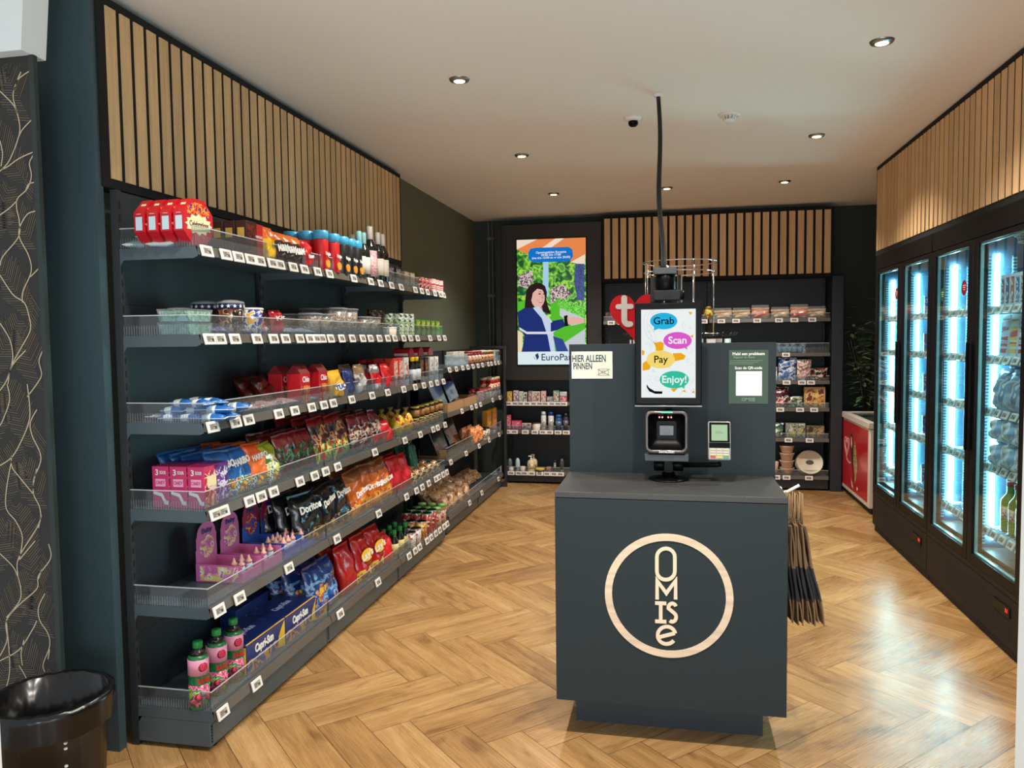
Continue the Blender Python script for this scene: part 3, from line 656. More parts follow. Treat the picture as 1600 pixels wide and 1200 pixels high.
for (x, y, rx, ry, c, s_, tail, dark) in ((496, 321, 67, 41, (40, 184, 232), 'Grab', [(448, 345), (448, 368), (480, 355)], 1), (564, 417, 70, 42, (226, 92, 206), 'Scan', [(590, 445), (610, 462), (612, 440)], 0), (481, 511, 70, 44, (252, 222, 120), 'Pay', None, 1), (548, 610, 72, 43, (54, 196, 160), 'Enjoy!', [(575, 640), (598, 656), (600, 630)], 0)):
    m = emis('bubble_'+s_.strip('!').lower(), c, .92)
    if tail: kart(tail, m)
    kart(ell(x, y, rx, ry, 32), m)
    a = k_(x, y); text(s_, .042, emis('kiosk_black', (36, 34, 40), .3) if dark else emis('kiosk_white', (242, 248, 248), .93), disp, (a[0], -.0013-.0001*(KL[0]+1), a[1]), bold=.012 if dark else .022, ext=.0001)
kart([(412, 632), (424, 650), (450, 666), (490, 668), (488, 680), (455, 680), (425, 668), (412, 648)], emis('kiosk_ink', (36, 34, 40), .3), 'smile')
# pole, cradle, camera block behind the screen
t = thing('screen_stand', 'black post stand on the counter carrying the checkout screen and camera head', 'stand', (-.005, 3.345, CZ))
mb = MB(); mb.lathe([(.085, 0), (.085, .004), (.07, .009), (.03, .014), (.026, .03), (.0, .03)], 28); mb.build('base_plate', BLACK, t)
MB().box(-.014, .014, -.012, .012, .028, .80).build('post', BLACK, t)
mb = MB(); mb.box(-.075, -.028, -.015, .03, .655, .86, 0, .004); mb.build('rear_post', BLACKM, t)
mb = MB(); mb.lathe([(.036, .802), (.040, .806), (.040, .862), (.036, .866)], 24, (-.012, -.02, 0)); mb.build('camera_body', BLACK, t)
MB().box(-.060, .034, -.066, .02, .866, .893, 0, .003).build('camera_cap', mat('cap_grey', (66, 70, 72), .5), t)
mb = MB(); mb.box(-.062, .05, -.06, -.013, .757, .801, 0, .006); mb.cyl(.010, -.058, -.062, 14, (0, 0, .779), 0, 'Y'); mb.build('bracket', BLACKM, t)
mb = MB(); mb.cyl(.02, -.012, .012, 16, (.052, -.03, .779), 0, 'X'); mb.build('clamp_knob', BLACK, t)
for s_ in (-1, 1):
    MB().lathe([(.0, .018), (.024, .018), (.027, .022), (.027, .058), (.022, .062), (.0, .062)], 16, (0, 0, .062), 0, 'X').build('joint', BLACK, t, rot=(0, 0, 0) if s_ > 0 else (0, 0, PI))
mb = MB(); mb.tube([(.06, -.0, .062), (.20, -.0, .066), (.215, -.005, .07)], .011, 10); mb.build('side_arm', BLACK, t)
# barcode scanner
t = thing('barcode_scanner', 'black square barcode scanner with red lights, mounted below the screen', 'scanner', (-.008, 3.25, 1.085))
MB().box(-.095, .085, -.0, .06, 0, .03, 0, .003).build('cradle', mat('cradle_grey', (52, 60, 62), .45), t)
def rr(x0, x1, z0, z1, r, n=5):
    p = []
    for cx, cz, a in ((x1-r, z1-r, 0), (x0+r, z1-r, 90), (x0+r, z0+r, 180), (x1-r, z0+r, 270)):
        for i in range(n+1): q = math.radians(a+90*i/n); p.append((cx+r*math.cos(q), cz+r*math.sin(q)))
    return p
mb = MB(); o, i_ = rr(-.092, .082, .034, .212, .025), rr(-.080, .070, .048, .200, .018); mid = rr(-.045, .035, .09, .165, .008); N = len(o)
V = [[mb.b.verts.new((a, y, b)) for a, b in ring] for ring, y in ((o, .045), (o, -.008), (i_, -.012), (i_, -.004), (mid, .034))]
for a, b, mi in ((0, 1, 0), (1, 2, 1), (2, 3, 1), (3, 4, 0)):
    for k in range(N):
        f = mb.b.faces.new((V[a][k], V[a][(k+1) % N], V[b][(k+1) % N], V[b][k])); f.material_index = mi; f.smooth = True
mb.b.faces.new(V[0]); mb.b.faces.new(V[4])
mb.build('housing', [BLACK, mat('scanner_rim', (96, 90, 88), .25, .6)], t)
MB().box(-.035, .025, .020, .033, .105, .15, 0, .003).build('lens_hood', mat('lens_grey', (80, 84, 86), .3), t)
mb = MB().box(-.018, .008, .0185, .0202, .115, .135); mb.build('lens', mat('lens_dark', (18, 22, 28), .05), t)
mb = MB()
for k in range(4): mb.lathe([(0, -.003), (.0032, -.002), (.0032, .004)], 8, ((-.034, -.022, .002, .014)[k], .004, .184), 0, 'Y')
mb.build('red_lights', mat('scanner_led', (255, 150, 140), .4, emit=3), t)
MB().box(-.028, .020, -.0145, -.0122, .204, .209).build('status_light', mat('scanner_green', (90, 255, 190), .4, emit=1.5), t)
text('DATALOGIC', .011, PAPER, t, (-.004, -.0125, .041), bold=.02)
# payment terminal
t = thing('card_terminal', 'card payment terminal with a pale screen and keypad on the side arm', 'card terminal', (.2, 3.30, 1.165), rot=(math.radians(-12), 0, 0))
MB().box(-.044, .046, -.022, .014, -.078, .082, 0, .006).build('body', mat('terminal_silver', (180, 182, 180), .3, .3), t)
MB().box(-.040, .042, -.0235, -.021, -.005, .078, 0, .001).build('bezel', BLACK, t)
MB().box(-.031, .033, -.0242, -.0233, .002, .068).build('screen', emis('terminal_screen', (196, 226, 180), .8), t)
text('iDEAL', .013, emis('terminal_ink', (120, 190, 210), .6), t, (.001, -.0245, .035))
mb = MB(); mb.box(-.041, .043, -.0235, -.021, -.028, -.006, 0, .001); mb.build('logo_strip', BLACK, t)
for r_ in range(4):
    for c_ in range(3):
        m = mat('key_cream', (196, 186, 160), .5) if r_ < 3 else [mat('key_red', (200, 60, 50), .5), mat('key_yellow', (225, 190, 70), .5), mat('key_green', (90, 150, 80), .5)][c_]
        MB().box(-.036+.026*c_, -.036+.026*c_+.021, -.0265, -.0225, -.042-.0105*r_+.004, -.0335-.0105*r_+.0035).build('key', m, t)
# paper bags hanging on a hook
t = thing('bag_hook', 'white hook arm sticking out behind the right edge of the counter', 'hook', (.436, 3.25, .965))
MB().tube([(0, 0, 0), (.03, .0, .008), (.075, .0, .035)], .006, 8).build('arm', WHITE, t)
MB().box(-.001, .006, -.02, .02, -.025, .025).build('plate', WHITE, t)
def paper_bag(seed):
    R = random.Random(seed); mb = MB(); W_, H_ = .17, .40; nx, nz = 6, 12; th = .0035
    def P(u, v, s):
        z = -v*H_; y = (u-.5)*W_*(1-.05*math.sin(v*3)); x = .004*math.sin(v*9+seed)+(.018*(v-.62)*(1 if v > .62 else 0))*R_[0]+s*th*(.6+.5*math.sin(PI*v))+.004*math.sin(u*7+seed)
        if v > .95: z += .012*abs(u-.5)
        return (x, y, z)
    R_ = [R.uniform(-.5, 1)]
    G = {s: [[mb.b.verts.new(P(i/nx, j/nz, s)) for i in range(nx+1)] for j in range(nz+1)] for s in (-1, 1)}
    for s in (-1, 1):
        for j in range(nz):
            for i in range(nx):
                f = mb.b.faces.new((G[s][j][i], G[s][j][i+1], G[s][j+1][i+1], G[s][j+1][i])); f.material_index = 1 if 5 <= j < 9 else 0
    for j in range(nz):
        for i in (0, nx):
            f = mb.b.faces.new((G[-1][j][i], G[-1][j+1][i], G[1][j+1][i], G[1][j][i])); f.material_index = 1 if 5 <= j < 9 else 0
    for i in range(nx):
        for j in (0, nz): mb.b.faces.new((G[-1][j][i], G[-1][j][i+1], G[1][j][i+1], G[1][j][i]))
    return mb.mesh('sack', [mat('kraft_paper', (128, 100, 72), .85, var=.15, bscale=20), mat('kraft_dark_print', (46, 48, 50), .8)])
SACKS = [paper_bag(s) for s in range(3)]
HM = MB().tube([(0, -.045, -.01), (.0, -.035, .05), (0, -.01, .115), (0, .01, .115), (0, .035, .05), (0, .045, -.01)], .0022, 6).mesh('handle', mat('kraft_handle', (150, 120, 84), .85))
nb = 11
for i in range(nb):
    x = .447+.0072*i; tilt = math.radians(-3-.85*i)
    o = thing('paper_bag', '', 'paper bag', (x, 3.25+.006*math.sin(i*2.3), .858-.004*(i % 4)), rot=(.03*math.sin(i*1.7), tilt, .12*math.sin(i*3.1)), group='paper carrier bags on the hook')
    o['label'] = 'flat brown paper carrier bag with a dark band, hanging in the bunch beside the counter'
    link('sack', SACKS[i % 3], o); link('handle', HM, o, (0, 0, 0), (0, math.radians(8+.5*i), 0))
# ------------------------------------------------------------------ waste bin
t = thing('waste_bin', 'black waste bin with a liner, standing below the leaf wallpaper', 'bin', (atY(78, 1062, 2.14).x, 2.14, 0))
mb = MB(); n = 36
mb.lathe([(.135, .004), (.145, .0), (.168, .41), (.185, .428), (.185, .445), (.172, .442), (.160, .41), (.132, .02), (.0, .02)], n)
mb.build('bucket', mat('bin_black', (22, 20, 20), .35, var=.3, bscale=6), t)
mb = MB(); R = random.Random(5); prof = []
for k in range(72):
    a = 2*PI*k/72; rr_ = R.uniform(-.0012, .0012)
    prof.append((math.cos(a), math.sin(a), rr_))
rings = [[mb.b.verts.new((c*(r+j), s*(r+j), z+j*2)) for c, s, j in prof] for r, z in ((.190, .36), (.1895, .43), (.188, .449), (.162, .449), (.148, .30), (.118, .16), (.02, .13))]
for a in range(len(rings)-1):
    for k in range(72): f = mb.b.faces.new((rings[a][k], rings[a][(k+1) % 72], rings[a+1][(k+1) % 72], rings[a+1][k])); f.smooth = True
mb.build('bin_liner', mat('liner_black', (16, 15, 16), .22), t)
mb = MB()
for k in range(11): mb.lathe([(0, -.0035), (.0035, -.002), (.0035, .002)], 8, (0, 0, 0), 0, 'X') if False else None
for k in range(10):
    a = -.62; z = .36-.018*k-(.04 if k > 2 else 0); r_ = .176-(.41-z)*.055
    mb.box(r_*math.cos(a)-.003, r_*math.cos(a)+.004, r_*math.sin(a)-.004, r_*math.sin(a)+.003, z, z+.006)
mb.build('rivet_dots', WHITE, t)
# ------------------------------------------------------------------ spinner rack with the heart sign, behind the counter
t = thing('spinner_rack', 'round chrome wire spinner rack standing behind the slate board', 'display rack', (.06, 4.90, 0))
MB().lathe([(.20, 0), (.20, .012), (.03, .03), (.016, .05), (.016, 1.98), (.0, 1.98)], 24).build('pole', DARKST, t)
for z, r in ((2.055, .225), (1.995, .215), (1.62, .235)):
    MB().tube([(r*math.cos(2*PI*i/36), r*math.sin(2*PI*i/36), z) for i in range(36)], .0035, 6, closed=True).build('ring', CHROME, t)
for i in range(8):
    a = 2*PI*i/8+.35; MB().tube([(.218*math.cos(a), .218*math.sin(a), 1.60), (.218*math.cos(a), .218*math.sin(a), 2.06)], .0035, 6).build('rod', CHROME, t)
mb = MB()
for i in range(16):
    a = 2*PI*i/16; c, s = math.cos(a), math.sin(a); mb.tube([(.02*c, .02*s, 1.60), (.235*c, .235*s, 1.60), (.33*c, .33*s, 1.605), (.345*c, .345*s, 1.625)], .005, 6)
mb.build('hooks', BLACKM, t)
for i in range(12):
    a = 2*PI*i/12+.1; c, s = math.cos(a), math.sin(a); tg = MB().box(-.03, .03, -.004, .004, -.012, .012).build('pocket', WHITE, t, (.30*c, .30*s, 1.575), (0, 0, a+PI/2))
t = thing('heart_sign', 'red heart shaped sign with a pale letter t, left of the checkout screen', 'sign', (-.20, 4.62, 1.735))
def heart(sz, n=40): return [(sz*16*math.sin(a)**3/16, sz*(13*math.cos(a)-5*math.cos(2*a)-2*math.cos(3*a)-math.cos(4*a))/15) for a in (2*PI*i/n for i in range(n))]
MB().prism(heart(.148), -.006, .006, 0).build('heart', mat('sign_red', (190, 16, 24), .5, spec=.2), t)
mb = MB(); stroke(mb, [(-.062, .098), (-.062, -.028)]+arc(-.038, -.028, .024, .028, 180, 300, 6), .034, -.012, -.006); stroke(mb, [(-.098, .048), (-.022, .048)], .030, -.0125, -.0065)
for c_, r_ in (((-.062, .098), .017), ((-.098, .048), .015), ((-.022, .048), .015), ((-.026, -.055), .016)): mb.prism([(c_[0]+r_*math.cos(2*PI*i/14), c_[1]+r_*math.sin(2*PI*i/14)) for i in range(14)], -.0118, -.006)
mb.build('letter', mat('sign_grey', (206, 200, 190), .5), t)
MB().tube([(.0, .012, -.1), (.02, .02, -.16), (.10, .10, -.165)], .006, 8).build('arm', WHITE, t)
# ------------------------------------------------------------------ tall coolers
CF_, CBK = 1.63, 2.36
LEDM = mat('led_cold', (190, 248, 255), .5, emit=120)
CWALL = mat('cooler_liner', (58, 88, 112), .45); CBACK = mat('cooler_back', (44, 66, 100), .5)
RIB = mat('cooler_rib', (176, 206, 214), .35); CFRAME = mat('cooler_frame', (14, 14, 16), .5, spec=.2); CBROWN = mat('cooler_grille', (34, 30, 29), .6, spec=.2)
GLASS = clear('cooler_glass', tint=(238, 250, 250), alpha=.015, gloss=.11, rough=.01, diff=(150, 220, 230)); GEDGE = mat('glass_edge', (180, 230, 235), .2)
CSH = [1.735, 1.47, 1.185, .885, .53]
def cooler(y0, y1, label, dig):
    yc = (y0+y1)/2; L = y1-y0; t = thing('glass_door_cooler', label, 'drinks cooler', (CF_, yc, 0))
    a, b = -L/2+.003, L/2-.003; D = CBK-CF_
    mb = MB(); mb.box(.06, D, a, b, .06, .40, 0); mb.box(.06, D, a, b, 2.15, 2.235, 0)
    mb.box(.06, D, a, a+.03, .40, 2.15, 0); mb.box(.06, D, b-.03, b, .40, 2.15, 0); mb.box(D-.03, D, a+.03, b-.03, .40, 2.15, 1)
    mb.box(.0, .06, a, b, 2.12, 2.235, 0, .002); mb.build('cabinet', [CFRAME, CBACK], t)
    mb = MB()
    mb.box(.061, D-.031, b-.036, b-.0301, .401, 2.149, 0); mb.box(.061, D-.031, a+.0301, a+.036, .401, 2.149, 0)
    mb.box(.061, D-.031, -.012, .012, .401, 2.149, 0); mb.box(.061, D-.031, a+.036, b-.036, .401, .412, 1)
    mb.build('liner', [CWALL, mat('cooler_floor', (72, 62, 58), .5)], t)
    for yw, sgn in ((b-.036, -1), (-.012, -1), (a+.036, 1), (.012, 1)):
        mb = MB()
        for xx in (.052+.022, .20, .40):
            mb.box(xx-.011, xx+.011, min(yw, yw+sgn*.012), max(yw, yw+sgn*.012), .43, 2.02, 1)
            for k in range(88): zz = .435+.018*k; mb.box(xx-.010, xx+.010, min(yw+sgn*.012, yw+sgn*.0155), max(yw+sgn*.012, yw+sgn*.0155), zz, zz+.009, 0)
        mb.build('slotted_upright', [RIB, CWALL], t)
    for yw in (b-.036, -.012):
        MB().box(.112, .112+(.019 if yw > 0 else .010), yw-.024, yw-.0005, .46, 2.03, 0, .003).build('light_strip', LEDM, t)
    for z in CSH:
        for c0, c1 in ((a+.038, -.014), (.014, b-.038)):
            mb = MB(); n = 14
            for k in range(n+1): yy = c0+(c1-c0)*k/n; mb.tube([(.100, yy, z), (D-.04, yy, z)], .0025, 5)
            for xx in (.100, .25, .45, D-.045): mb.tube([(xx, c0, z-.003), (xx, c1, z-.003)], .0035, 5)
            sh = mb.build('wire_shelf', mat('shelf_wire', (210, 222, 226), .3, .3), t)
            rb = MB(); 
            v = [(.072, c0, z-.036), (.072, c1, z-.036), (.094, c1, z+.012), (.094, c0, z+.012)]; v2 = [(x+.003, y, zz) for x, y, zz in v]
            rb.face(v); rb.face(v2)
            for k in range(4): rb.face([v[k], v[(k+1) % 4], v2[(k+1) % 4], v2[k]])
            rb.build('ticket_rail', mat('rail_clear_blue', (150, 190, 205), .2), sh)
            for k in range(6):
                yy = c0+.05+(c1-c0-.1)*k/5; link('price_tag', TAG, sh, (.076, yy, z-.012), (math.radians(-25), 0, -PI/2))
    # doors
    for c0, c1, hs in ((a, -.003, 1), (.003, b, -1)):
        z0, z1 = .335, 2.115; fw = .062; mb = MB()
        mb.box(.0, .055, c0, c0+fw, z0, z1, 0, .003); mb.box(.0, .055, c1-fw, c1, z0, z1, 0, .003); mb.box(.0, .055, c0+fw, c1-fw, z0, z0+.055, 0, .002); mb.box(.0, .055, c0+fw, c1-fw, z1-.03, z1, 0, .002)
        dr = mb.build('door', CFRAME, t)
        mb = MB(); mb.box(.010, .014, c0+fw, c1-fw, z0+.055, z1-.03, 0)
        mb.build('pane', GLASS, dr)
        mb = MB(); e = .007
        for q in ((c0+fw, c0+fw+e, z0+.055, z1-.03), (c1-fw-e, c1-fw, z0+.055, z1-.03), (c0+fw+e, c1-fw-e, z0+.055, z0+.055+e), (c0+fw+e, c1-fw-e, z1-.03-e, z1-.03)): mb.box(.015, .030, *q, 0)
        mb.build('spacer_edge', GEDGE, dr)
        hy = c0+.02 if hs < 0 else c1-.02
        mb = MB(); mb.box(-.018, -.004, hy-.009, hy+.009, .95, 1.55, 0, .003); mb.box(-.006, .0, hy-.006, hy+.006, .97, 1.0); mb.box(-.006, .0, hy-.006, hy+.006, 1.5, 1.53); mb.build('handle', BLACK, dr)
    # lower front
    mb = MB(); mb.box(.0, .055, a, b, .305, .332, 0, .002); mb.box(.002, .055, a, b, .055, .302, 0, .002)
    for i in range(46):
        for k in range(9):
            yy = a+.10+(L-.42)*i/46
            mb.box(.0008, .0021, yy, yy+.011, .085+.02*k, .085+.02*k+.006, 1)
    mb.build('grille', [CBROWN, BLACKM], t)
    MB().box(.02, .05, a, b, .0, .054).build('kick_plate', BLACKM, t)
    mb = MB(); mb.box(-.004, .002, a+.10, a+.30, .205, .255, 0, .002); c = mb.build('controller', BLACK, t)
    text(dig, .026, mat('digit_red', (255, 40, 30), .5, emit=2.5), c, (-.0045, a+.135, .232), rz=-PI/2, bold=.02)
cooler(5.385, 6.75, 'far glass door cooler on the right wall, next to the red freezer', '3.0')
cooler(4.015, 5.380, 'near glass door cooler on the right wall, closest to the camera', '3.1')
for y, z, m_, nm in ((4.845, 1.86, mat('round_sticker_red', (150, 30, 40), .4), 'round red sticker on the glass of the near cooler, upper right of its far door'), (5.20, 1.84, mat('round_sticker_green', (28, 84, 60), .4), 'round green sticker on the glass of the near cooler, left of the red one'), (6.18, 1.9, mat('round_sticker_red', (150, 30, 40), .4), 'round red sticker on the glass of the farthest cooler door')):
    tt = thing('glass_sticker', nm, 'sticker', (CF_+.0095, y, z))
    MB().cyl(.042, -.0006, -.0001, 28, (0, 0, 0), 0, 'X').build('disc', m_, tt)
    mb = MB()
    for k in range(3): mb.box(-.0009, -.0006, -.022+.004*k, .022-.004*k, .012-.012*k, .016-.012*k)
    mb.build('print', PAPER, tt)
# ------------------------------------------------------------------ chest freezer
FX0, FX1, FY0, FY1, FH = 1.73, 2.33, 7.29, 8.37, .826
t = thing('chest_freezer', 'red and white chest freezer with a heart logo, beyond the tall coolers', 'freezer', (FX0, (FY0+FY1)/2, 0)); D, L = FX1-FX0, FY1-FY0
FW = mat('freezer_white', (214, 206, 192), .35)
mb = MB(); mb.box(0, D, -L/2, L/2, .055, FH-.06, 0, .012); mb.build('cabinet', FW, t)
mb = MB(); mb.box(.03, D-.03, -L/2+.03, L/2-.03, 0, .055); mb.build('base', BLACKM, t)
mb = MB()
for q in ((-.012, .05, -L/2-.01, L/2+.01), (D-.05, D+.012, -L/2-.01, L/2+.01), (.05, D-.05, -L/2-.01, -L/2+.05), (.05, D-.05, L/2-.05, L/2+.01)): mb.box(*q, FH-.058, FH, 0, .006)
mb.build('rim', FW, t)
for k in (0, 1):
    y0 = -L/2+.055+(.47 if k else 0); y1 = y0+.50; z = FH-.03+.012*k; mb = MB()
    for q in ((.055, D-.055, y0, y0+.025), (.055, D-.055, y1-.025, y1), (.055, .08, y0+.025, y1-.025), (D-.08, D-.055, y0+.025, y1-.025)): mb.box(*q, z, z+.010, 0)
    ld = mb.build('sliding_lid', STEEL, t); MB().box(.08, D-.08, y0+.025, y1-.025, z+.003, z+.006).build('pane', GLASS, ld)
RED = mat('freezer_red', (190, 18, 34), .3, coat=.3)
MB().box(-.0015, 0, -L/2+.05, L/2-.02, .10, FH-.075, 0).build('side_panel', RED, t)
mb = MB(); hh = heart(.085, 30); H1 = [(x, z) for x, z in hh]
def hstroke(mb, pts, w_, cy, cz, closed=True, dx=-.003):
    p2 = MB(); stroke(p2, pts, w_, 0, .0012, closed)
    for f in p2.b.faces: mb.face([(dx+v.co.y, cy-v.co.x, cz+v.co.z) for v in f.verts])
    p2.b.free()
cyh = L/2-.20
hstroke(mb, [(x*1.0, z) for x, z in heart(.105, 30)], .012, cyh, .50); hstroke(mb, [(x, z) for x, z in heart(.065, 24)], .012, cyh, .50)
hstroke(mb, [(-.02, -.10), (.02, -.13), (.10, -.15), (.18, -.14)], .012, cyh, .50, False)
mb.build('heart_logo', mat('logo_pink_white', (244, 200, 190), .4), t)
def blob(pts, m, nm, dx):
    mb = MB(); mb.face([(dx, y, z) for y, z in pts]); mb.build(nm, m, t)
blob([(.18, .62), (.13, .66), (.08, .60), (.06, .48), (.07, .30), (.02, .20), (-.02, .16), (.03, .25), (.10, .32), (.15, .45)], mat('print_navy', (30, 28, 40), .4), 'printed_picture', -.0032)
blob([(.16, .60), (.13, .62), (.10, .55), (.12, .50), (.15, .54)], mat('print_cream', (232, 214, 180), .4), 'printed_picture', -.0035)
blob([(.03, .55), (-.01, .60), (-.05, .55), (-.08, .45), (-.12, .36), (-.08, .26), (-.02, .18), (.0, .30), (.04, .38), (.05, .48)], pack('print_gold', [(120, 90, 40), (190, 160, 90), (220, 200, 140), (80, 60, 30)], 30), 'printed_picture', -.0034)
blob([(.14, .22), (.05, .15), (.03, .12), (.10, .14)], mat('print_cream', (232, 214, 180), .4), 'printed_picture', -.0036)
blob([(-.10, .17), (-.14, .17), (-.14, .14), (-.10, .14)], PAPER, 'printed_picture', -.0036)
# ------------------------------------------------------------------ plant in the corner
t = thing('potted_plant', 'tall dark leafy plant in the back right corner behind the freezer', 'plant', (2.0, 8.54, 0)); R = random.Random(4)
MB().lathe([(.09, 0), (.10, .0), (.125, .26), (.13, .27), (.12, .27), (.11, .25), (.0, .25)], 24).build('pot', mat('pot_dark', (40, 42, 44), .5), t)
LEAF = mat('leaf_dark', (120, 145, 104), .28); fol = MB()
for i in range(9):
    a = R.uniform(0, 6.28); top = Vector((max(-.22, min(.28, .30*math.cos(a)*R.uniform(.5, 1.2)-.07)), max(-.28, min(.08, .2*math.sin(a)-.06)), R.uniform(1.35, 2.12)))
    pts = [Vector((top.x*(k/10)**2, top.y*(k/10)**1.5, .25+(top.z-.25)*k/10)) for k in range(11)]
    MB().tube(pts, [.008-.0005*k for k in range(11)], 6).build('stem', mat('stem_brown', (60, 50, 36), .7), t)
    for k in range(46):
        f = R.uniform(.45, 1.0); j = f*10; p = pts[int(j)] if j < 10 else pts[10]; az = R.uniform(0, 6.28); ln = R.uniform(.08, .14)
        q = p+Vector((0, 0, (f*10-int(j))*.15)); q = Vector((q.x, q.y, min(q.z, 2.15)))
        st = Vector((math.cos(az), math.sin(az)*.7, R.uniform(-.15, .5))).normalized(); base = q+st*R.uniform(.02, .09)
        if base.y+st.y*ln > .15 : continue
        if base.x+st.x*ln < -.52 or base.x+st.x*ln > .36: continue
        if min(base.x, base.x+st.x*ln) < -.255 and max(base.y, base.y+st.y*ln) > -.20: continue
        sd = st.cross(Vector((0, 0, 1))).normalized(); wd = ln*.16; dr = Vector((0, 0, -.02))
        P = [base, base+st*ln*.35+sd*wd, base+st*ln*.75+sd*wd*.7+dr*.6, base+st*ln+dr, base+st*ln*.75-sd*wd*.7+dr*.6, base+st*ln*.35-sd*wd]
        mid = [base+st*ln*.35+Vector((0, 0, -.004)), base+st*ln*.75+dr*.6+Vector((0, 0, -.004))]
        for q4 in ((P[0], P[1], mid[0]), (P[1], P[2], mid[1], mid[0]), (P[2], P[3], mid[1]), (P[3], P[4], mid[1]), (P[4], P[5], mid[0], mid[1]), (P[5], P[0], mid[0])): fol.face(list(q4), 0, True)
fol.build('foliage', LEAF, t)
# ------------------------------------------------------------------ goods: every kind is built once (parts as meshes) and placed as many things
class Kind:
    def __init__(s, name, cat): s.name, s.cat, s.parts = name, cat, []
    def add(s, pname, mesh, loc=None, rot=None, parent=None):
        s.parts.append((pname, mesh, loc, rot, parent)); return len(s.parts)-1
    def put(s, label, loc, rz=0, group=None, rot=None):
        t = thing(s.name, label, s.cat, loc, rz, group, rot); made = []
        for pn, me, l, r, par in s.parts: made.append(link(pn, me, t if par is None else made[par], l, r))
        return t
ORD = ['front', 'second', 'third', 'fourth', 'fifth', 'sixth', 'seventh', 'eighth', 'ninth', 'tenth', 'eleventh', 'twelfth']
NUM = ['', 'one', 'two', 'three', 'four', 'five', 'six', 'seven', 'eight', 'nine', 'ten', 'eleven', 'twelve']
def ordlab(i, n, desc, frm):
    if n == 1: return desc
    first = {'front': 'frontmost', 'left': 'leftmost', 'camera': 'nearest'}[frm]
    return (first if i == 0 else ORD[i])+' of '+NUM[n]+' '+desc
INKW = mat('print_white', (242, 240, 236), .4); INKB = mat('print_black', (18, 18, 20), .4); INKY = mat('print_yellow', (244, 200, 40), .4)
def carton(name, w, h, d, main, front=None, s=None, ink=None, ts=.4, side=None, patch=(.08, .92, .1, .9), cat='carton', fw=.8, top=None):
    k = Kind(name, cat)
    k.add('box', MB().box(-w/2, w/2, 0, d, 0, h, 0, min(.002, w/20)).mesh('box', main))
    if front: k.add('front_print', MB().box(-w/2+w*patch[0], -w/2+w*patch[1], -.0008, -.0001, h*patch[2], h*patch[3]).mesh('front_print', front))
    if side:
        k.add('side_print', MB().box(-w/2-.0008, -w/2-.0001, d*.08, d*.92, h*.08, h*.92).mesh('side_print', side))
    if s: k.add('lettering', textmesh(s, h*ts, ink or INKW, .0003, .02, w*fw), (0, -.0013, h*.62))
    if top: k.add('lid_flap', MB().box(-w/2+.002, w/2-.002, .002, d-.002, h, h+.002).mesh('lid_flap', top))
    return k
def pillow(w, h, t, mats, bands=(.25, .7), seed=0, nx=10, nz=14, crimp=.06, rough=1):
    """filled film bag: returns body mesh; flat crimped ends, bulging middle, creases"""
    R = random.Random(seed); ph = [R.uniform(0, 6) for _ in range(6)]; mb = MB(); G = {}
    for s_ in (-1, 1):
        g = []
        for j in range(nz+1):
            v = j/nz; row = []
            for i in range(nx+1):
                u = i/nx; e = (1-(2*u-1)**4)**.6; ev = max(0, 1-(abs(2*v-1))**3.2)**.6
                y = s_*t/2*e*ev+s_*.0012
                y += rough*t*.09*e*ev*(math.sin(9*u+ph[0]+5*v)+math.sin(13*v+ph[1]-6*u)+.7*math.sin(23*u+17*v+ph[2]))*(1 if s_ < 0 else .6)
                x = (u-.5)*w*(1-.10*ev*(1-abs(2*u-1))*0-.07*ev)+.012*w*math.sin(5*v*PI+ph[3]); z = v*h*.97+h*.01*math.sin(3*u*PI+ph[4])+.006*h
                row.append(mb.b.verts.new((x, y, z)))
            g.append(row)
        G[s_] = g
    for s_ in (-1, 1):
        for j in range(nz):
            v = (j+.5)/nz; mi = 0 if v < bands[0] else (1 if v < bands[1] else 2); mi = min(mi, len(mats)-1)
            for i in range(nx):
                f = mb.b.faces.new((G[s_][j][i], G[s_][j][i+1], G[s_][j+1][i+1], G[s_][j+1][i])); f.material_index = mi; f.smooth = True
    for j in range(nz):
        for i in (0, nx): f = mb.b.faces.new((G[-1][j][i], G[-1][j+1][i], G[1][j+1][i], G[1][j][i])); f.material_index = min(1, len(mats)-1)
    for i in range(nx):
        for j in (0, nz): mb.b.faces.new((G[-1][j][i], G[-1][j][i+1], G[1][j][i+1], G[1][j][i]))
    return mb.mesh('film', mats)
def zig(w, z0, z1, n=14, y=.0018):
    mb = MB(); pts = [(-w/2, z0)]
    pts += [(-w/2+w*i/(2*n), z1-(.003 if i % 2 else 0)) for i in range(2*n+1)]+[(w/2, z0)]
    return mb.prism(pts, -y, y)
def bag(name, w, h, t, mats, s=None, ink=None, ts=.22, seed=0, cat='bag', sealm=None, zt=.66, shear=0, back=None, bands=(.3, .72), fw=.8, bd=.03):
    k = Kind(name, cat); k.add('film', pillow(w, h, t, mats, bands, seed))
    k.add('seal', zig(w*.96, h*.95, h*1.02).mesh('seal', sealm or mats[-1]))
    if s:
        if back: k.add('badge', MB().prism([(w*.42*math.cos(2*PI*i/20), h*.13*math.sin(2*PI*i/20)) for i in range(20)], -.0006, 0).mesh('badge', back), (0, -t*.62, h*zt))
        k.add('lettering', textmesh(s, h*ts, ink or INKW, .0003, bd, w*fw, 'CENTER', shear), (0, -t*.66, h*zt), (0, math.radians(-6), 0))
    return k
def lathe_kind(name, cat, parts):
    """parts: (name, profile, material[, extra]) all around one axis"""
    k = Kind(name, cat)
    for p in parts: k.add(p[0], MB().lathe(p[1], p[3] if len(p) > 3 else 18).mesh(p[0], p[2]))
    return k
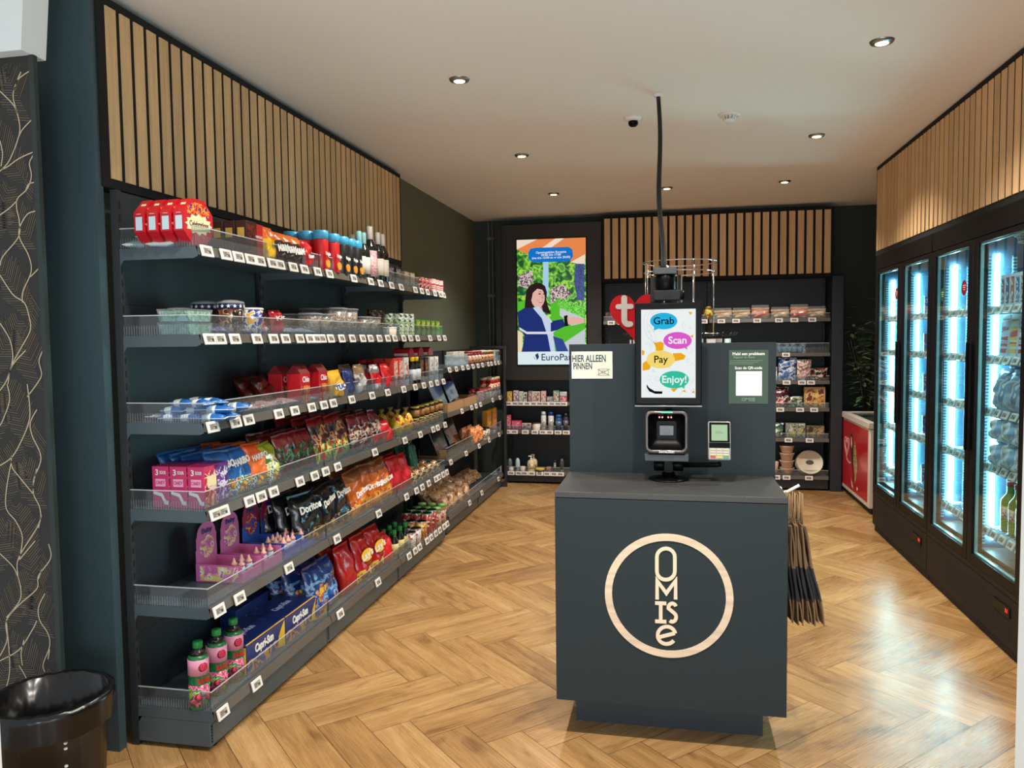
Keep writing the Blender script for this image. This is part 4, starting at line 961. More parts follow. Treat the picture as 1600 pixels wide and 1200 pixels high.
def can(name, r, h, body, lid, s=None, ink=None, ts=.2, cat='can', capm=None, lidh=.0, band=None, zt=.6):
    ps = [('body', [(0, 0), (r*.94, 0), (r, .004), (r, h-lidh-.003), (r*.96, h-lidh)], body), ('lid', [(r*.96, h-lidh), (r*1.03, h-lidh+.0005), (r*1.03, h-.002), (r*.95, h), (0, h-.001)], lid)]
    if band: ps.append(('label', [(r+.0006, h*band[0]), (r+.0006, h*band[1])], band[2]))
    k = lathe_kind(name, cat, ps)
    if s: k.add('lettering', textmesh(s, h*ts, ink or INKW, .0004, .02, r*1.35), (0, -r*1.02-.0005, h*zt))
    return k
def bottle(name, prof, body, cap, label=None, s=None, ink=None, cat='bottle', zt=.4, ts=.12, capm=True):
    """prof = (r, h, neck_r, shoulder fraction, cap height)"""
    r, h, nr, sh, ch = prof
    ps = [('body', [(0, 0), (r*.92, 0), (r, .006), (r, h*sh), (r*.92, h*(sh+.05)), (nr*1.25, h*(sh+.16)), (nr, h*(sh+.22)), (nr, h-ch)], body, 20), ('cap', [(nr*1.02, h-ch), (nr*1.18, h-ch+.001), (nr*1.18, h-.002), (nr*1.05, h), (0, h)], cap, 16)]
    if label: ps.append(('label', [(r+.0006, h*label[0]), (r+.0006, h*label[1])], label[2], 20))
    k = lathe_kind(name, cat, ps)
    if s: k.add('lettering', textmesh(s, h*ts, ink or INKW, .0004, .02, r*1.6), (0, -r*1.03-.0006, h*zt))
    return k
def tub(name, r0, r1, h, body, lid, content=None, cat='tub', s=None, ink=None, zt=.5):
    ps = [('cup', [(0, 0), (r0, 0), (r0+(r1-r0)*.1, .003), (r1, h-.008)], body, 22), ('lid', [(r1*1.01, h-.009), (r1*1.05, h-.007), (r1*1.04, h-.002), (r1*.9, h), (0, h-.002)], lid, 22)]
    if content: ps.append(('contents', [(0, .003), (r0*.95, .004), (r1*.95, h*.85), (0, h*.88)], content, 16))
    k = lathe_kind(name, cat, ps)
    if s: k.add('lettering', textmesh(s, h*.3, ink or INKB, .0004, .02, r1*1.3), (0, -(r0+r1)/2*1.06, h*zt), (math.radians(6), 0, 0))
    return k
def jar(name, r, h, glass, lid, label=None, cat='jar'):
    ps = [('glass', [(0, 0), (r*.9, 0), (r, .005), (r, h*.78), (r*.85, h*.86)], glass, 18), ('lid', [(r*.86, h*.86), (r*.92, h*.865), (r*.92, h-.001), (0, h)], lid, 16)]
    if label: ps.append(('label', [(r+.0006, h*.15), (r+.0006, h*.68)], label, 18))
    return lathe_kind(name, cat, ps)
SURF = .036    # shelf surface above the rail underside
LZ = [z+SURF for z in LS]+[.125+SURF]
XF = -1.765    # front row of the left run stands just behind the riser
SHN = ['top shelf', 'second shelf', 'third shelf', 'fourth shelf', 'fifth shelf', 'bottom shelf']
def lrow(kind, px, shelf, n, step, desc, group=None, tilt=0, x0=XF, yaw=0, z=None, jit=0, dy=0, lab=None):
    """n goods one behind the other on the left run, the front one in picture column px"""
    zz = z if z is not None else LZ[shelf]+.0005; y = yat(px, x0, zz+.05); g = group or (desc if n > 1 else None)
    R = random.Random(int(px)*7+shelf)
    for i in range(n):
        l = lab or ordlab(i, n, desc, 'front')+', '+SHN[shelf]+' of the left shelving'
        if len(l.split()) > 16: l = ordlab(i, n, desc, 'front')+', left '+SHN[shelf]
        kind.put(l, (x0-step*i, y+dy*i+R.uniform(-jit, jit), zz), 0, g if n > 1 else None, (math.radians(-tilt*(R.uniform(.75, 1.15) if tilt else 0)), math.radians(R.uniform(-4, 4) if tilt else 0), PI/2+math.radians(yaw+(R.uniform(-9, 9) if tilt else 0))))
def lside(kind, pxs, shelf, desc, x0=XF, tilt=0, yaw=0, z=None, rows=1, step=.09, group=None):
    n = len(pxs)*rows; c = 0
    for i, p in enumerate(pxs):
        zz = z if z is not None else LZ[shelf]+.0005; y = yat(p, x0, zz+.05)
        for r in range(rows):
            l = ordlab(i, len(pxs), desc, 'camera')+((', front row', ', second row', ', third row')[r] if rows > 1 else '')+', left '+SHN[shelf]
            if len(l.split()) > 16: l = l.replace(', left '+SHN[shelf], '')
            kind.put(l, (x0-step*r, y, zz), 0, (group or desc) if n > 1 else None, (math.radians(-tilt), 0, PI/2+math.radians(yaw)))
# ================= left run, top shelf
RED1 = mat('gift_red', (196, 20, 34), .35, coat=.3); CREAM = mat('print_cream2', (238, 222, 176), .5)
k = Kind('chocolate_gift_box', 'gift box'); o_ = [(.085*math.cos(PI/8+PI*i/4)*1.03, .093+.093*math.sin(PI/8+PI*i/4)*1.03) for i in range(8)]
k.add('box', MB().prism(o_, 0, .046).mesh('box', RED1))
st = [((.062 if i % 2 else .076)*math.cos(PI*i/12), .085+(.030 if i % 2 else .042)*math.sin(PI*i/12)) for i in range(24)]
k.add('badge', MB().prism(st, -.0016, -.0002).mesh('badge', CREAM)); k.add('lettering', textmesh('Celebrations', .03, mat('print_brown', (80, 30, 24), .5), .0003, .02, .105), (0, -.0022, .086))
k.add('front_print', MB().prism([(.066*math.cos(PI/8+PI*i/4), .135+.035*math.sin(PI/8+PI*i/4)) for i in range(8)], -.0009, -.0001).mesh('front_print', pack('gift_sweets', [(196, 20, 34), (220, 60, 30), (240, 180, 60), (196, 20, 34), (40, 60, 140)], 60)))
k.add('side_label', MB().box(-.0815, -.0805, .008, .038, .062, .112).mesh('side_label', mat('label_pale_blue', (200, 222, 232), .5)))
k.add('side_badge', MB().prism([(-.066, .118), (-.082, .122), (-.050, .165), (-.060, .150)], .012, .034).mesh('side_badge', CREAM))
lrow(k, 311, 0, 4, .056, 'red octagonal chocolate gift boxes at the near end', 'red octagonal gift boxes', yaw=-6)
k = Kind('sweet_pouch', 'bag'); k.add('film', pillow(.12, .15, .03, [mat('film_pale', (214, 226, 220), .25, coat=.5), pack('film_mint', [(210, 226, 216), (110, 180, 140), (240, 244, 240), (150, 190, 170)], 30)], (.3, .8), 3))
for i, (x, y, z, a) in enumerate(((-1.90, 2.70, .015, 0), (-2.0, 2.71, .016, .2), (-1.95, 2.705, .046, -.1))):
    k.put(['flat pale green sweet pouch lying at the near end of the left top shelf', 'pale green sweet pouch lying rearmost at the near end, left top shelf', 'pale green sweet pouch lying on two others, left top shelf'][i], (x, y-.06, LZ[0]+z), 0, None, (math.radians(-90), 0, a))
CHOC = mat('carton_chocolate', (64, 30, 24), .4)
k = carton('chocolate_carton', .085, .155, .052, CHOC, pack('choc_front', [(64, 30, 24), (150, 40, 30), (90, 44, 30), (40, 20, 18)], 40), 'MILKA' if False else None, side=CHOC)
k.add('badge', MB().prism([(-.0445, .075), (-.0445, .075)], 0, 0).mesh('badge', CREAM)) if False else None
k.add('side_badge', MB().box(-.0442, -.0428, .010, .042, .085, .125).mesh('side_badge', mat('badge_tan', (196, 160, 70), .5)))
lrow(k, 394, 0, 4, .056, 'dark brown chocolate cartons with tan badges', 'brown chocolate cartons', yaw=0)
k = carton('chocolate_bar_box', .07, .15, .03, mat('box_red', (200, 36, 30), .4), None, 'CHOCOLATE', INKW, .13); lrow(k, 405, 0, 2, .05, 'narrow red chocolate boxes beside the brown cartons', 'narrow red boxes')
k = bag('candy_pouch', .12, .15, .045, [mat('film_yellow', (246, 190, 30), .3, coat=.4), mat('film_yellow', (1, 1, 1)), mat('film_orange', (236, 110, 30), .3, coat=.4)], None, seed=2, bands=(.3, .62)); lrow(k, 421, 0, 2, .07, 'yellow and orange candy pouches beside the red boxes', 'yellow candy pouches', 8)
BROWNF = mat('film_brown', (52, 30, 26), .28, coat=.4); ORF = mat('film_orange', (236, 110, 30), .3, coat=.4)
k = bag('candy_pouch', .125, .14, .05, [BROWNF, BROWNF, ORF], 'M&M', INKW, .3, 5, zt=.45, bands=(.3, .72), bd=.05)
for i, p in enumerate((436, 449, 462)): k.put(['nearest', 'middle', 'farthest'][i]+' dark brown candy pouch with an orange top, left top shelf', (XF, yat(p, XF, 2.0), LZ[0]), 0, 'brown candy pouches', (math.radians(-8), 0, PI/2))
BLUL = mat('tube_lid_blue', (70, 170, 214), .35)
TUBR = mat('tube_red', (200, 24, 32), .35, coat=.3); TUBK = mat('tube_black', (26, 24, 28), .35, coat=.3)
def tube_kind(body, r=.038, h=.205):
    k = can('crisp_tube', r, h, body, BLUL, None, cat='crisp tube', lidh=.045)
    k.add('lettering', textmesh('Pringles', .025, INKW, .0004, .03, r*1.5), (0, -r*1.03-.0006, h*.42))
    k.add('crisp_picture', MB().prism([(r*.62*math.cos(2*PI*i/14), h*.17+r*.55*math.sin(2*PI*i/14)) for i in range(14)], -r*1.03-.001, -r*.9).mesh('crisp_picture', mat('crisp_orange', (236, 150, 50), .5)))
    return k
kr, kk_ = tube_kind(TUBR), tube_kind(TUBK)
lrow(can('snack_tub', .055, .20, mat('tub_dark', (40, 36, 44), .4), BLUL, cat='tub', lidh=.04), 462, 0, 1, .1, 'wide dark tub with a blue lid behind the candy pouches', x0=-1.98)
lrow(can('snack_tub', .05, .195, mat('tub_dark', (40, 36, 44), .4), BLUL, cat='tub', lidh=.04), 478, 0, 1, .1, 'second dark tub with blue lid, behind the red pouch', x0=-1.98)
lrow(bag('candy_pouch', .10, .135, .045, [mat('film_red', (206, 24, 34), .28, coat=.4)], 'Maltesers', INKW, .2, 8, zt=.4, shear=.3), 480, 0, 2, .07, 'bright red pouches beside the crisp tubes', 'bright red pouches', 8)
lrow(kr, 502, 0, 3, .082, 'red crisp tubes with blue lids, nearer row', 'nearer red crisp tubes'); lrow(kr, 520, 0, 3, .082, 'red crisp tubes with blue lids, farther row', 'farther red crisp tubes')
for p, w_ in ((534, 'nearer'), (546, 'middle'), (556, 'farther')): lrow(kk_, p, 0, 2, .082, 'black crisp tubes with blue lids, '+w_+' row', w_+' black crisp tubes')
GL = mat('wine_glass_dark', (16, 20, 18), .08, coat=.5); WCAP = mat('wine_capsule_white', (214, 208, 196), .4)
wine = bottle('wine_bottle', (.037, .30, .0135, .58, .075), GL, WCAP, (.12, .46, mat('wine_label', (222, 214, 200), .6)))
winep = bottle('wine_bottle', (.041, .32, .0155, .58, .085), GL, WCAP, (.06, .54, pack('wine_label_pink', [(232, 170, 180), (240, 220, 215), (200, 120, 140), (232, 190, 190)], 70)))
wineb = bottle('wine_bottle', (.037, .27, .0135, .58, .085), mat('wine_glass_green', (24, 34, 30), .08, coat=.5), mat('wine_capsule_aqua', (140, 200, 200), .4), (.1, .46, mat('wine_label', (222, 214, 200), .6)))
lside(wineb, [562, 569], 0, 'dark bottles with pale blue capsules'); lside(winep, [579], 0, 'large dark bottle with a pink patterned label')
lside(wine, [591, 598.5], 0, 'dark wine bottles with white capsules, front row'); lside(wine, [552, 560, 584], 0, 'dark wine bottles with white capsules at the back', x0=-1.95)
lside(carton('small_box', .09, .12, .06, mat('box_dark', (40, 34, 40), .4), pack('box_print_a', [(40, 34, 40), (200, 200, 196), (120, 40, 50), (30, 30, 60)], 60)), [612, 623], 0, 'small dark printed boxes beyond the wine', rows=2)
lside(carton('small_box', .09, .105, .06, mat('box_tan', (176, 150, 120), .5), pack('box_print_b', [(176, 150, 120), (220, 210, 190), (120, 90, 60)], 60)), [636, 645], 0, 'small tan printed boxes beyond the dark ones', rows=2)
lside(can('food_can', .038, .085, pack('can_redwhite', [(196, 40, 40), (226, 214, 200), (150, 30, 34)], 50), STEEL), [654, 660, 666], 0, 'short red cans near the far end', rows=2)
lside(can('food_can', .038, .095, pack('can_stripes', [(206, 40, 40), (240, 232, 224), (206, 40, 40)], 14, stretch=(.1, .1, 5)), STEEL), [673, 679, 685], 0, 'red and white striped cans at the far end', rows=2)
# ================= second shelf
GRN = pack('tray_green', [(130, 206, 150), (200, 236, 212), (90, 180, 120), (220, 240, 226)], 22)
k = Kind('salad_tray', 'tray'); k.add('tray', MB().prism([(-.07, 0), (.07, 0), (.085, .05), (-.085, .05)], 0, .13).mesh('tray', clear('tray_clear', alpha=.2, gloss=.1))); k.add('contents', MB().prism([(-.066, .003), (.066, .003), (.078, .042), (-.078, .042)], .004, .126).mesh('contents', GRN))
k.put('clear tray with pale green filling at the near end, left second shelf', (-1.80, 2.735, LZ[1]), PI/2); k.put('upper clear tray with pale green filling, left second shelf', (-1.80, 2.735, LZ[1]+.051), PI/2)
cupm = pack('cup_pretzel', [(96, 52, 34), (60, 34, 28), (190, 150, 110), (110, 64, 40)], 34)
k = Kind('snack_cup', 'snack cup'); k.add('cup', MB().lathe([(0, 0), (.042, 0), (.044, .004), (.055, .112)], 24).mesh('cup', cupm)); k.add('star_band', MB().lathe([(.0553, .110), (.0565, .132)], 24).mesh('star_band', mat('band_navy', (26, 36, 84), .4)))
k.add('lid', MB().lathe([(.0575, .132), (.059, .136), (.056, .140), (.03, .148), (0, .148)], 24).mesh('lid', clear('lid_clear', alpha=.35, gloss=.1)))
def star(r): return [((r if i % 2 == 0 else r*.42)*math.sin(PI*i/5), (r if i % 2 == 0 else r*.42)*math.cos(PI*i/5)) for i in range(10)]
SM = MB().prism(star(.009), -.0008, 0).mesh('star', PAPER)
for i in range(14): a = 2*PI*i/14; k.add('star', SM, (.0572*math.cos(a), .0572*math.sin(a), .121), (math.radians(-5), 0, a+PI/2))
k.add('lettering', textmesh('NO', .04, INKB, .0004, .03, .045), (0, -.0535, .088), (math.radians(5), 0, 0)); k.add('lettering', textmesh('STO', .038, mat('print_teal', (20, 60, 60), .4), .0004, .03, .05), (0, -.050, .05), (math.radians(5), 0, 0))
for x, y, l in ((-1.815, 2.975, 'front brown snack cup with a band of white stars, left second shelf'), (-1.935, 2.975, 'rear brown snack cup with a band of white stars, left second shelf')): k.put(l, (x, y, LZ[1]), math.radians(62))
k = tub('dessert_cup', .038, .05, .12, pack('cup_blue', [(24, 50, 130), (30, 60, 150), (240, 240, 240), (230, 170, 60)], 40), PAPER)
k.put('blue cup with a white lid right of the star banded cups', (-1.80, 3.115, LZ[1]), PI/2); k.put('blue cup with a white lid behind the star banded cups', (-2.05, 2.975, LZ[1]), PI/2)
def flat(name, cols, w=.16, d=.20, t=.03, seed=0, cat='packet', scale=30, key=None):
    k = Kind(name, cat); k.add('film', pillow(w, d, t, [pack((key or name)+'_print', cols, scale)], (.3, .7), seed)); k.add('seal', zig(w*.94, d*.96, d*1.01, 12, .001).mesh('seal', mat('seal_clear_grey', (180, 180, 186), .3))); return k
def lay(k, pxs, shelf, desc, x0=-1.775, dz=.018, stack=1, step=.03, yaw=0):
    n = len(pxs)*stack; i = 0
    for s_ in range(stack):
        for p in pxs:
            y = yat(p, x0-.05, LZ[shelf]); l = ordlab(i, n, desc, 'camera')+', left '+SHN[shelf]; i += 1
            k.put(l, (x0, y, LZ[shelf]+dz+step*s_), 0, desc if n > 1 else None, (math.radians(-90), 0, PI/2+math.radians(yaw+(3 if s_ % 2 else -2))))
lay(flat('wrapped_bar_pack', [(96, 60, 130), (60, 40, 90), (200, 190, 210), (130, 90, 160)], .2, .24, key='purple'), [352, 388], 1, 'flat purple packs')
kr_ = bag('small_red_bag', .11, .10, .05, [pack('film_red_b', [(176, 20, 30), (206, 30, 40), (240, 230, 230), (140, 16, 24)], 40)], None, seed=4)
lrow(kr_, 412, 1, 2, .08, 'small red bags leaning low, beyond the purple packs', 'small red bags, nearer', 35, yaw=10, x0=-1.80); lrow(bag('small_red_bag', .11, .12, .045, [mat('film_red_c', (176, 20, 32), .3, coat=.3)], 'Kit', INKW, .22, 6), 434, 1, 2, .08, 'upright red bags beside the nut tubs', 'upright red bags', 8, x0=-1.83)
lay(flat('clear_packet', [(170, 180, 200), (120, 120, 150), (220, 220, 226), (150, 140, 150)], .15, .2, key='bluegrey'), [452, 470], 1, 'flat blue grey packets')
NUT = pack('nuts', [(120, 76, 44), (214, 184, 150), (160, 110, 70), (80, 44, 30), (226, 206, 180)], 60)
ctub = tub('nut_tub', .052, .066, .115, clear('tub_clear', alpha=.12, gloss=.1), clear('lid_clear2', alpha=.3, gloss=.1), NUT, 'nut tub'); ctub2 = tub('nut_tub', .055, .07, .155, clear('tub_clear'), clear('lid_clear2'), NUT, 'nut tub')
lside(ctub, [484, 503], 1, 'low clear tubs of nuts', x0=-1.82, rows=2, step=.14); lside(ctub2, [524, 541], 1, 'tall clear tubs of nuts', x0=-1.83, rows=2, step=.145)
lside(ctub, [566, 579], 1, 'low clear tubs of nuts, farther', x0=-1.82); lside(can('coffee_can', .036, .17, pack('can_dark_print', [(30, 26, 28), (90, 70, 50), (20, 18, 20), (150, 120, 90)], 30), BLACK), [583, 592], 1, 'tall dark cans', x0=-1.88)
lside(tub('dessert_cup', .04, .045, .055, mat('cup_cream', (222, 210, 190), .5), PAPER), [609], 1, 'small white cup before the green cans')
lside(can('drink_can', .033, .15, pack('can_green_white', [(206, 214, 196), (120, 160, 70), (230, 234, 224), (60, 90, 60)], 30), STEEL), [624, 632, 640], 1, 'tall green and white cans', rows=2, step=.075)
lside(carton('tea_carton', .085, .115, .06, mat('carton_green', (96, 160, 50), .4), pack('tea_print', [(110, 170, 50), (190, 206, 70), (230, 170, 70), (60, 130, 50)], 34)), [654, 662, 669.5, 677, 684.5], 1, 'green tea cartons at the far end', rows=2, step=.08)
# ================= third shelf
BW_ = Kind('wrapped_snack', 'wrapped snack'); BW_.add('film', pillow(.05, .11, .028, [mat('film_blue_b', (34, 104, 176), .3, coat=.3), PAPER, mat('film_blue_b', (1, 1, 1)), PAPER], (.25, .5), 1, 6, 10)); BW_.add('tip', zig(.046, .104, .114, 6, .001).mesh('tip', PAPER))
R = random.Random(21); i = 0
for z_ in range(3):
    for r_ in range(3 if z_ < 2 else 2):
        for c_ in range(3 if z_ < 2 else 2):
            x = -1.80-.085*c_-(.04 if z_ == 2 else 0); y = 2.70+.07*r_+(.03 if z_ else 0)
            BW_.put('blue and white wrapped snack in the pile at the near end, left third shelf', (x, y, LZ[2]+.016+.028*z_), 0, 'blue and white wrapped snacks', (math.radians(90), R.uniform(-.1, .1), PI/2+R.uniform(-.5, .5))); i += 1
lay(flat('clear_packet', [(206, 206, 208), (160, 150, 150), (236, 236, 236), (120, 110, 110)], .2, .26, key='silver'), [322, 352], 2, 'flat silver packets'); lay(flat('clear_packet', [(214, 170, 160), (180, 110, 100), (230, 206, 200), (150, 90, 90)], .2, .26, key='pinkish'), [382, 412, 444], 2, 'flat pinkish packets')
lay(flat('clear_packet', [(160, 150, 146), (110, 96, 90), (200, 190, 180)], .18, .26, key='greyish'), [470, 500], 2, 'flat greyish packets')
DRK = mat('film_dark_red', (120, 16, 26), .28, coat=.4); REDP = pack('red_chips', [(196, 28, 36), (220, 60, 40), (240, 150, 60), (150, 20, 30)], 26)
lrow(bag('snack_bag', .15, .17, .06, [pack('darkred_mix', [(110, 20, 26), (90, 60, 30), (140, 24, 30), (60, 20, 20)], 22)], None, seed=9), 430, 2, 2, .09, 'dark red bags slumping back', 'slumping dark red bags', 32, x0=-1.90)
k = carton('gable_pack', .10, .15, .075, mat('gable_red', (190, 22, 36), .3, coat=.3), REDP, None, patch=(.06, .94, .04, .6)); k.add('gable_top', MB().prism([(0, .15), (.075, .15), (.045, .19), (.03, .19)], -.05, .05, 0, 'YZ').mesh('gable_top', DRK)); k.add('lettering', textmesh('Chio', .04, INKW, .0004, .02, .07), (0, -.002, .12))
lrow(k, 478, 2, 2, .1, 'tall red gable packs, nearer', 'nearer red gable packs'); lrow(k, 506, 2, 2, .1, 'tall red gable packs, farther', 'farther red gable packs')
lrow(bag('snack_bag', .13, .15, .06, [mat('film_yellow2', (228, 172, 30), .3, coat=.4)], 'TUC', mat('print_blue', (30, 50, 120), .4), .25, 3, back=PAPER, zt=.38), 526, 2, 2, .08, 'yellow bags with a blue name', 'yellow bags', 8)
lrow(bag('snack_bag', .11, .15, .05, [mat('film_navy', (28, 40, 96), .3, coat=.4)], None, seed=5), 545, 2, 2, .08, 'navy bags beside the yellow ones', 'navy bags', 8)
lrow(bag('snack_bag', .14, .17, .06, [mat('film_silver', (170, 172, 176), .2, .3), pack('silver_mix', [(170, 172, 176), (210, 200, 190), (120, 110, 110)], 18), mat('film_bronze', (150, 120, 90), .25, .3)], None, seed=12), 563, 2, 2, .08, 'silver grey film bags', 'silver grey bags', 8)
lrow(bag('snack_bag', .12, .16, .05, [pack('silver_mix', [], 1), mat('film_red', (1, 1, 1)), pack('silver_mix', [], 1)], None, seed=13), 588, 2, 2, .08, 'silver bags with a red centre', 'silver red bags', 8); lrow(bag('snack_bag', .11, .16, .05, [mat('film_red', (1, 1, 1))], None, seed=14), 604, 2, 2, .08, 'plain red bags', 'plain red bags', 8)
lside(jar('spice_jar', .034, .185, mat('jar_brown', (110, 60, 40), .15), mat('lid_red', (190, 26, 34), .4), mat('jar_label', (190, 160, 130), .5)), [566, 577, 588, 598, 607, 615], 2, 'red lidded jars at the back', x0=-1.97)
lside(carton('tall_carton', .075, .19, .06, mat('carton_redwhite', (214, 60, 50), .4), pack('tall_print_a', [(230, 220, 206), (214, 60, 50), (240, 236, 230), (200, 120, 60)], 30)), [619, 627], 2, 'tall red and white cartons', rows=2, step=.08)
lside(carton('tall_carton', .08, .19, .06, mat('carton_whitegrey', (222, 220, 212), .4), pack('tall_print_b', [(230, 226, 218), (240, 240, 236), (190, 150, 90), (190, 60, 60)], 30)), [636], 2, 'tall white carton before the dark bottles')
lside(bottle('sauce_bottle', (.03, .19, .013, .6, .03), GL, INKY, (.15, .55, mat('sauce_label', (200, 206, 216), .5))), [644.5, 651], 2, 'dark sauce bottles with yellow caps', rows=2, step=.07)
lside(carton('dark_box', .085, .18, .06, mat('box_black', (30, 24, 24), .4), pack('box_dark_print', [(30, 24, 24), (190, 150, 40), (60, 30, 24), (150, 30, 30)], 26)), [659.5, 667.5], 2, 'tall black boxes with yellow print', rows=2, step=.08)
lside(carton('tall_carton', .08, .18, .06, PAPER, pack('tall_print_c', [(236, 236, 232), (200, 196, 190), (230, 230, 226), (120, 120, 120)], 30)), [675.5, 683], 2, 'white cartons at the far end', rows=2, step=.08)
k = Kind('round_top_pack', 'pack'); k.add('pack', MB().prism([(-.055, 0), (.055, 0), (.055, .025), (.04, .05), (0, .062), (-.04, .05), (-.055, .025)], 0, .12, 0, 'XZ').mesh('pack', mat('pack_red_top', (198, 30, 44), .35, coat=.3))); k.add('side_flap', MB().box(-.056, -.0551, .01, .11, .004, .022).mesh('side_flap', PAPER))
lside(k, [643, 658, 673], 2, 'round topped red packs lying on the tall cartons', x0=-1.80, z=LZ[2]+.193)
# ================= fourth shelf
PINK = mat('carton_pink', (206, 40, 104), .4, coat=.2); PURP = mat('carton_purple', (90, 40, 130), .4, coat=.2)
k = Kind('cake_carton', 'carton'); w_, h_, d_ = .095, .165, .072
k.add('box', MB().box(-w_/2, w_/2, 0, d_, 0, h_, 0, .0015).mesh('box', PINK)); k.add('front_print', MB().box(-w_/2+.004, w_/2-.004, -.0008, -.0001, .004, h_-.02).mesh('front_print', pack('red_carton_front', [(196, 26, 40), (214, 50, 50), (240, 210, 200), (150, 20, 30)], 26)))
k.add('front_label', MB().box(-.03, .032, -.0016, -.0009, .085, .125).mesh('front_label', CREAM)); k.add('side_wave', MB().prism([(.004, .012), (.02, .014), (.035, .045), (.068, .055), (.068, .066), (.03, .058), (.014, .028), (.004, .028)], -w_/2-.0009, -w_/2-.0001, 0, 'YZ').mesh('side_wave', INKW))
k.add('side_panel', MB().box(-w_/2-.0006, -w_/2-.0001, .014, .058, .085, .115).mesh('side_panel', mat('panel_pink_pale', (236, 170, 200), .4)))
k.add('numeral', textmesh('3', .032, INKW, .0003, .02), (-w_/2-.0012, .05, h_-.025), (0, 0, -PI/2)); k.add('lettering', textmesh('SOUR', .018, INKW, .0003, .02, .028), (-w_/2-.0012, .024, h_-.025), (0, 0, -PI/2)); k.add('side_lettering', textmesh('CANDY', .022, PINK, .0003, .02, .040), (-w_/2-.0012, .036, .100), (0, 0, -PI/2))
lrow(k, 331, 3, 3, .078, 'pink cartons with white waves at the near end', 'pink cartons', x0=-1.775)
k2 = carton('cake_carton', .10, .165, .072, PURP, pack('purple_front', [(90, 40, 130), (120, 60, 160), (230, 220, 240), (70, 30, 110)], 26)); lrow(k2, 347, 3, 3, .078, 'purple cartons behind the pink ones', 'purple cartons', x0=-1.775)
HB = mat('film_sky', (36, 100, 170), .25, coat=.5); HBM = pack('gummy_mix', [(230, 200, 60), (200, 60, 50), (60, 130, 70), (240, 240, 230), (40, 90, 160)], 30); HBD = mat('film_royal', (28, 60, 128), .25, coat=.5)
hb = [bag('sweet_bag', .15, .20, .05, [HBM, HB, HB], 'HARIBO', INKW, .2, s_, zt=.66, bands=(.34, .8), bd=.05) for s_ in (1, 2)]; hb2 = bag('sweet_bag', .15, .20, .05, [HBD, HBD, HB], 'HARIBO', mat('print_gold', (236, 190, 70), .4), .2, 7, zt=.6, bd=.05)
lrow(hb2, 322, 3, 3, .075, 'blue sweet bags behind the cartons, nearest group', 'blue sweet bags, nearest group', 30, x0=-1.93, yaw=-15); lrow(hb[0], 352, 3, 4, .065, 'blue sweet bags with a gummy window, middle group', 'blue sweet bags, middle group', 22, x0=-1.82, yaw=-10); lrow(hb[1], 384, 3, 4, .065, 'blue sweet bags before the orange ones', 'blue sweet bags, last group', 20, x0=-1.80, yaw=-8)
ho = bag('sweet_bag', .15, .20, .05, [HBM, mat('film_orange', (1, 1, 1)), mat('film_orange2', (220, 80, 24), .28, coat=.4)], 'HARIBO', INKW, .18, 4, bands=(.3, .7)); lrow(ho, 409, 3, 4, .065, 'orange sweet bags', 'orange sweet bags', 20, x0=-1.80, yaw=-6)
hy = bag('sweet_bag', .15, .19, .05, [HBM, pack('green_mix', [(110, 150, 40), (230, 220, 60), (240, 240, 230), (70, 110, 40)], 26), mat('film_lime', (150, 160, 40), .3, coat=.4)], None, seed=6); lrow(hy, 431, 3, 3, .07, 'lime green sweet bags', 'lime green sweet bags', 20, x0=-1.79)
dk = pack('dark_liquorice', [(50, 20, 22), (120, 24, 30), (24, 30, 24), (60, 100, 50), (20, 18, 18)], 22)
for p, w_, sd in ((451, 'first', 1), (469, 'second', 2), (486, 'third', 3)): lrow(bag('sweet_bag', .13, .21, .05, [dk, dk, mat('film_dark_red', (1, 1, 1))], None, seed=sd+20), p, 3, 3, .07, 'dark red and green sweet bags, '+w_+' column', w_+' column of dark red green sweet bags', 16, x0=-1.79)
rope = pack('rope_mix', [(200, 40, 36), (60, 140, 50), (220, 200, 110), (150, 30, 30), (90, 170, 70)], 20, stretch=(1, 1, .6)); ropet = pack('rope_top', [(120, 20, 26), (190, 150, 100), (90, 16, 20), (40, 24, 20)], 16)
for p, w_, sd in ((508, 'nearer', 1), (534, 'farther', 2)): lrow(bag('rope_sweet_bag', .21, .25, .07, [rope, ropet, mat('film_red_deep', (150, 20, 26), .28, coat=.4)], 'FUZION' if False else None, seed=sd+30, bands=(.45, .85)), p, 3, 3, .08, 'large red and green rope sweet bags, '+w_+' column', w_+' rope sweet bags', 15, x0=-1.80)
dk2 = pack('dark_cola', [(60, 20, 24), (110, 30, 34), (200, 180, 160), (30, 20, 24)], 20)
for p, w_, sd in ((558, 'nearer', 1), (575, 'middle', 2), (590, 'farther', 3)): lrow(bag('sweet_bag', .14, .22, .06, [mat('film_red', (1, 1, 1)) if sd == 3 else dk2, dk2, mat('film_dark_red', (1, 1, 1))], None, seed=sd+40), p, 3, 3, .08, 'maroon sweet bags, '+w_+' column', w_+' maroon sweet bags', 14, x0=-1.79)
lrow(bag('sweet_bag', .13, .14, .06, [mat('film_red', (1, 1, 1))], None, seed=44), 606, 3, 2, .08, 'short scarlet sweet bags', 'short scarlet sweet bags', 14)
NET = pack('net_yellow', [(240, 196, 20), (226, 170, 10), (250, 220, 90), (200, 60, 30)], 26); k = Kind('net_bag', 'net bag'); k.add('net', MB().lathe([(0, 0), (.04, .004), (.056, .04), (.054, .09), (.036, .13), (.012, .15)], 14).mesh('net', NET)); k.add('tie', MB().lathe([(.012, .15), (.010, .156), (.024, .18), (.0, .175)], 10).mesh('tie', mat('net_tie', (150, 130, 70), .5)))
lside(k, [621, 634], 3, 'yellow net bags with tied tops', x0=-1.82, rows=2, step=.115)
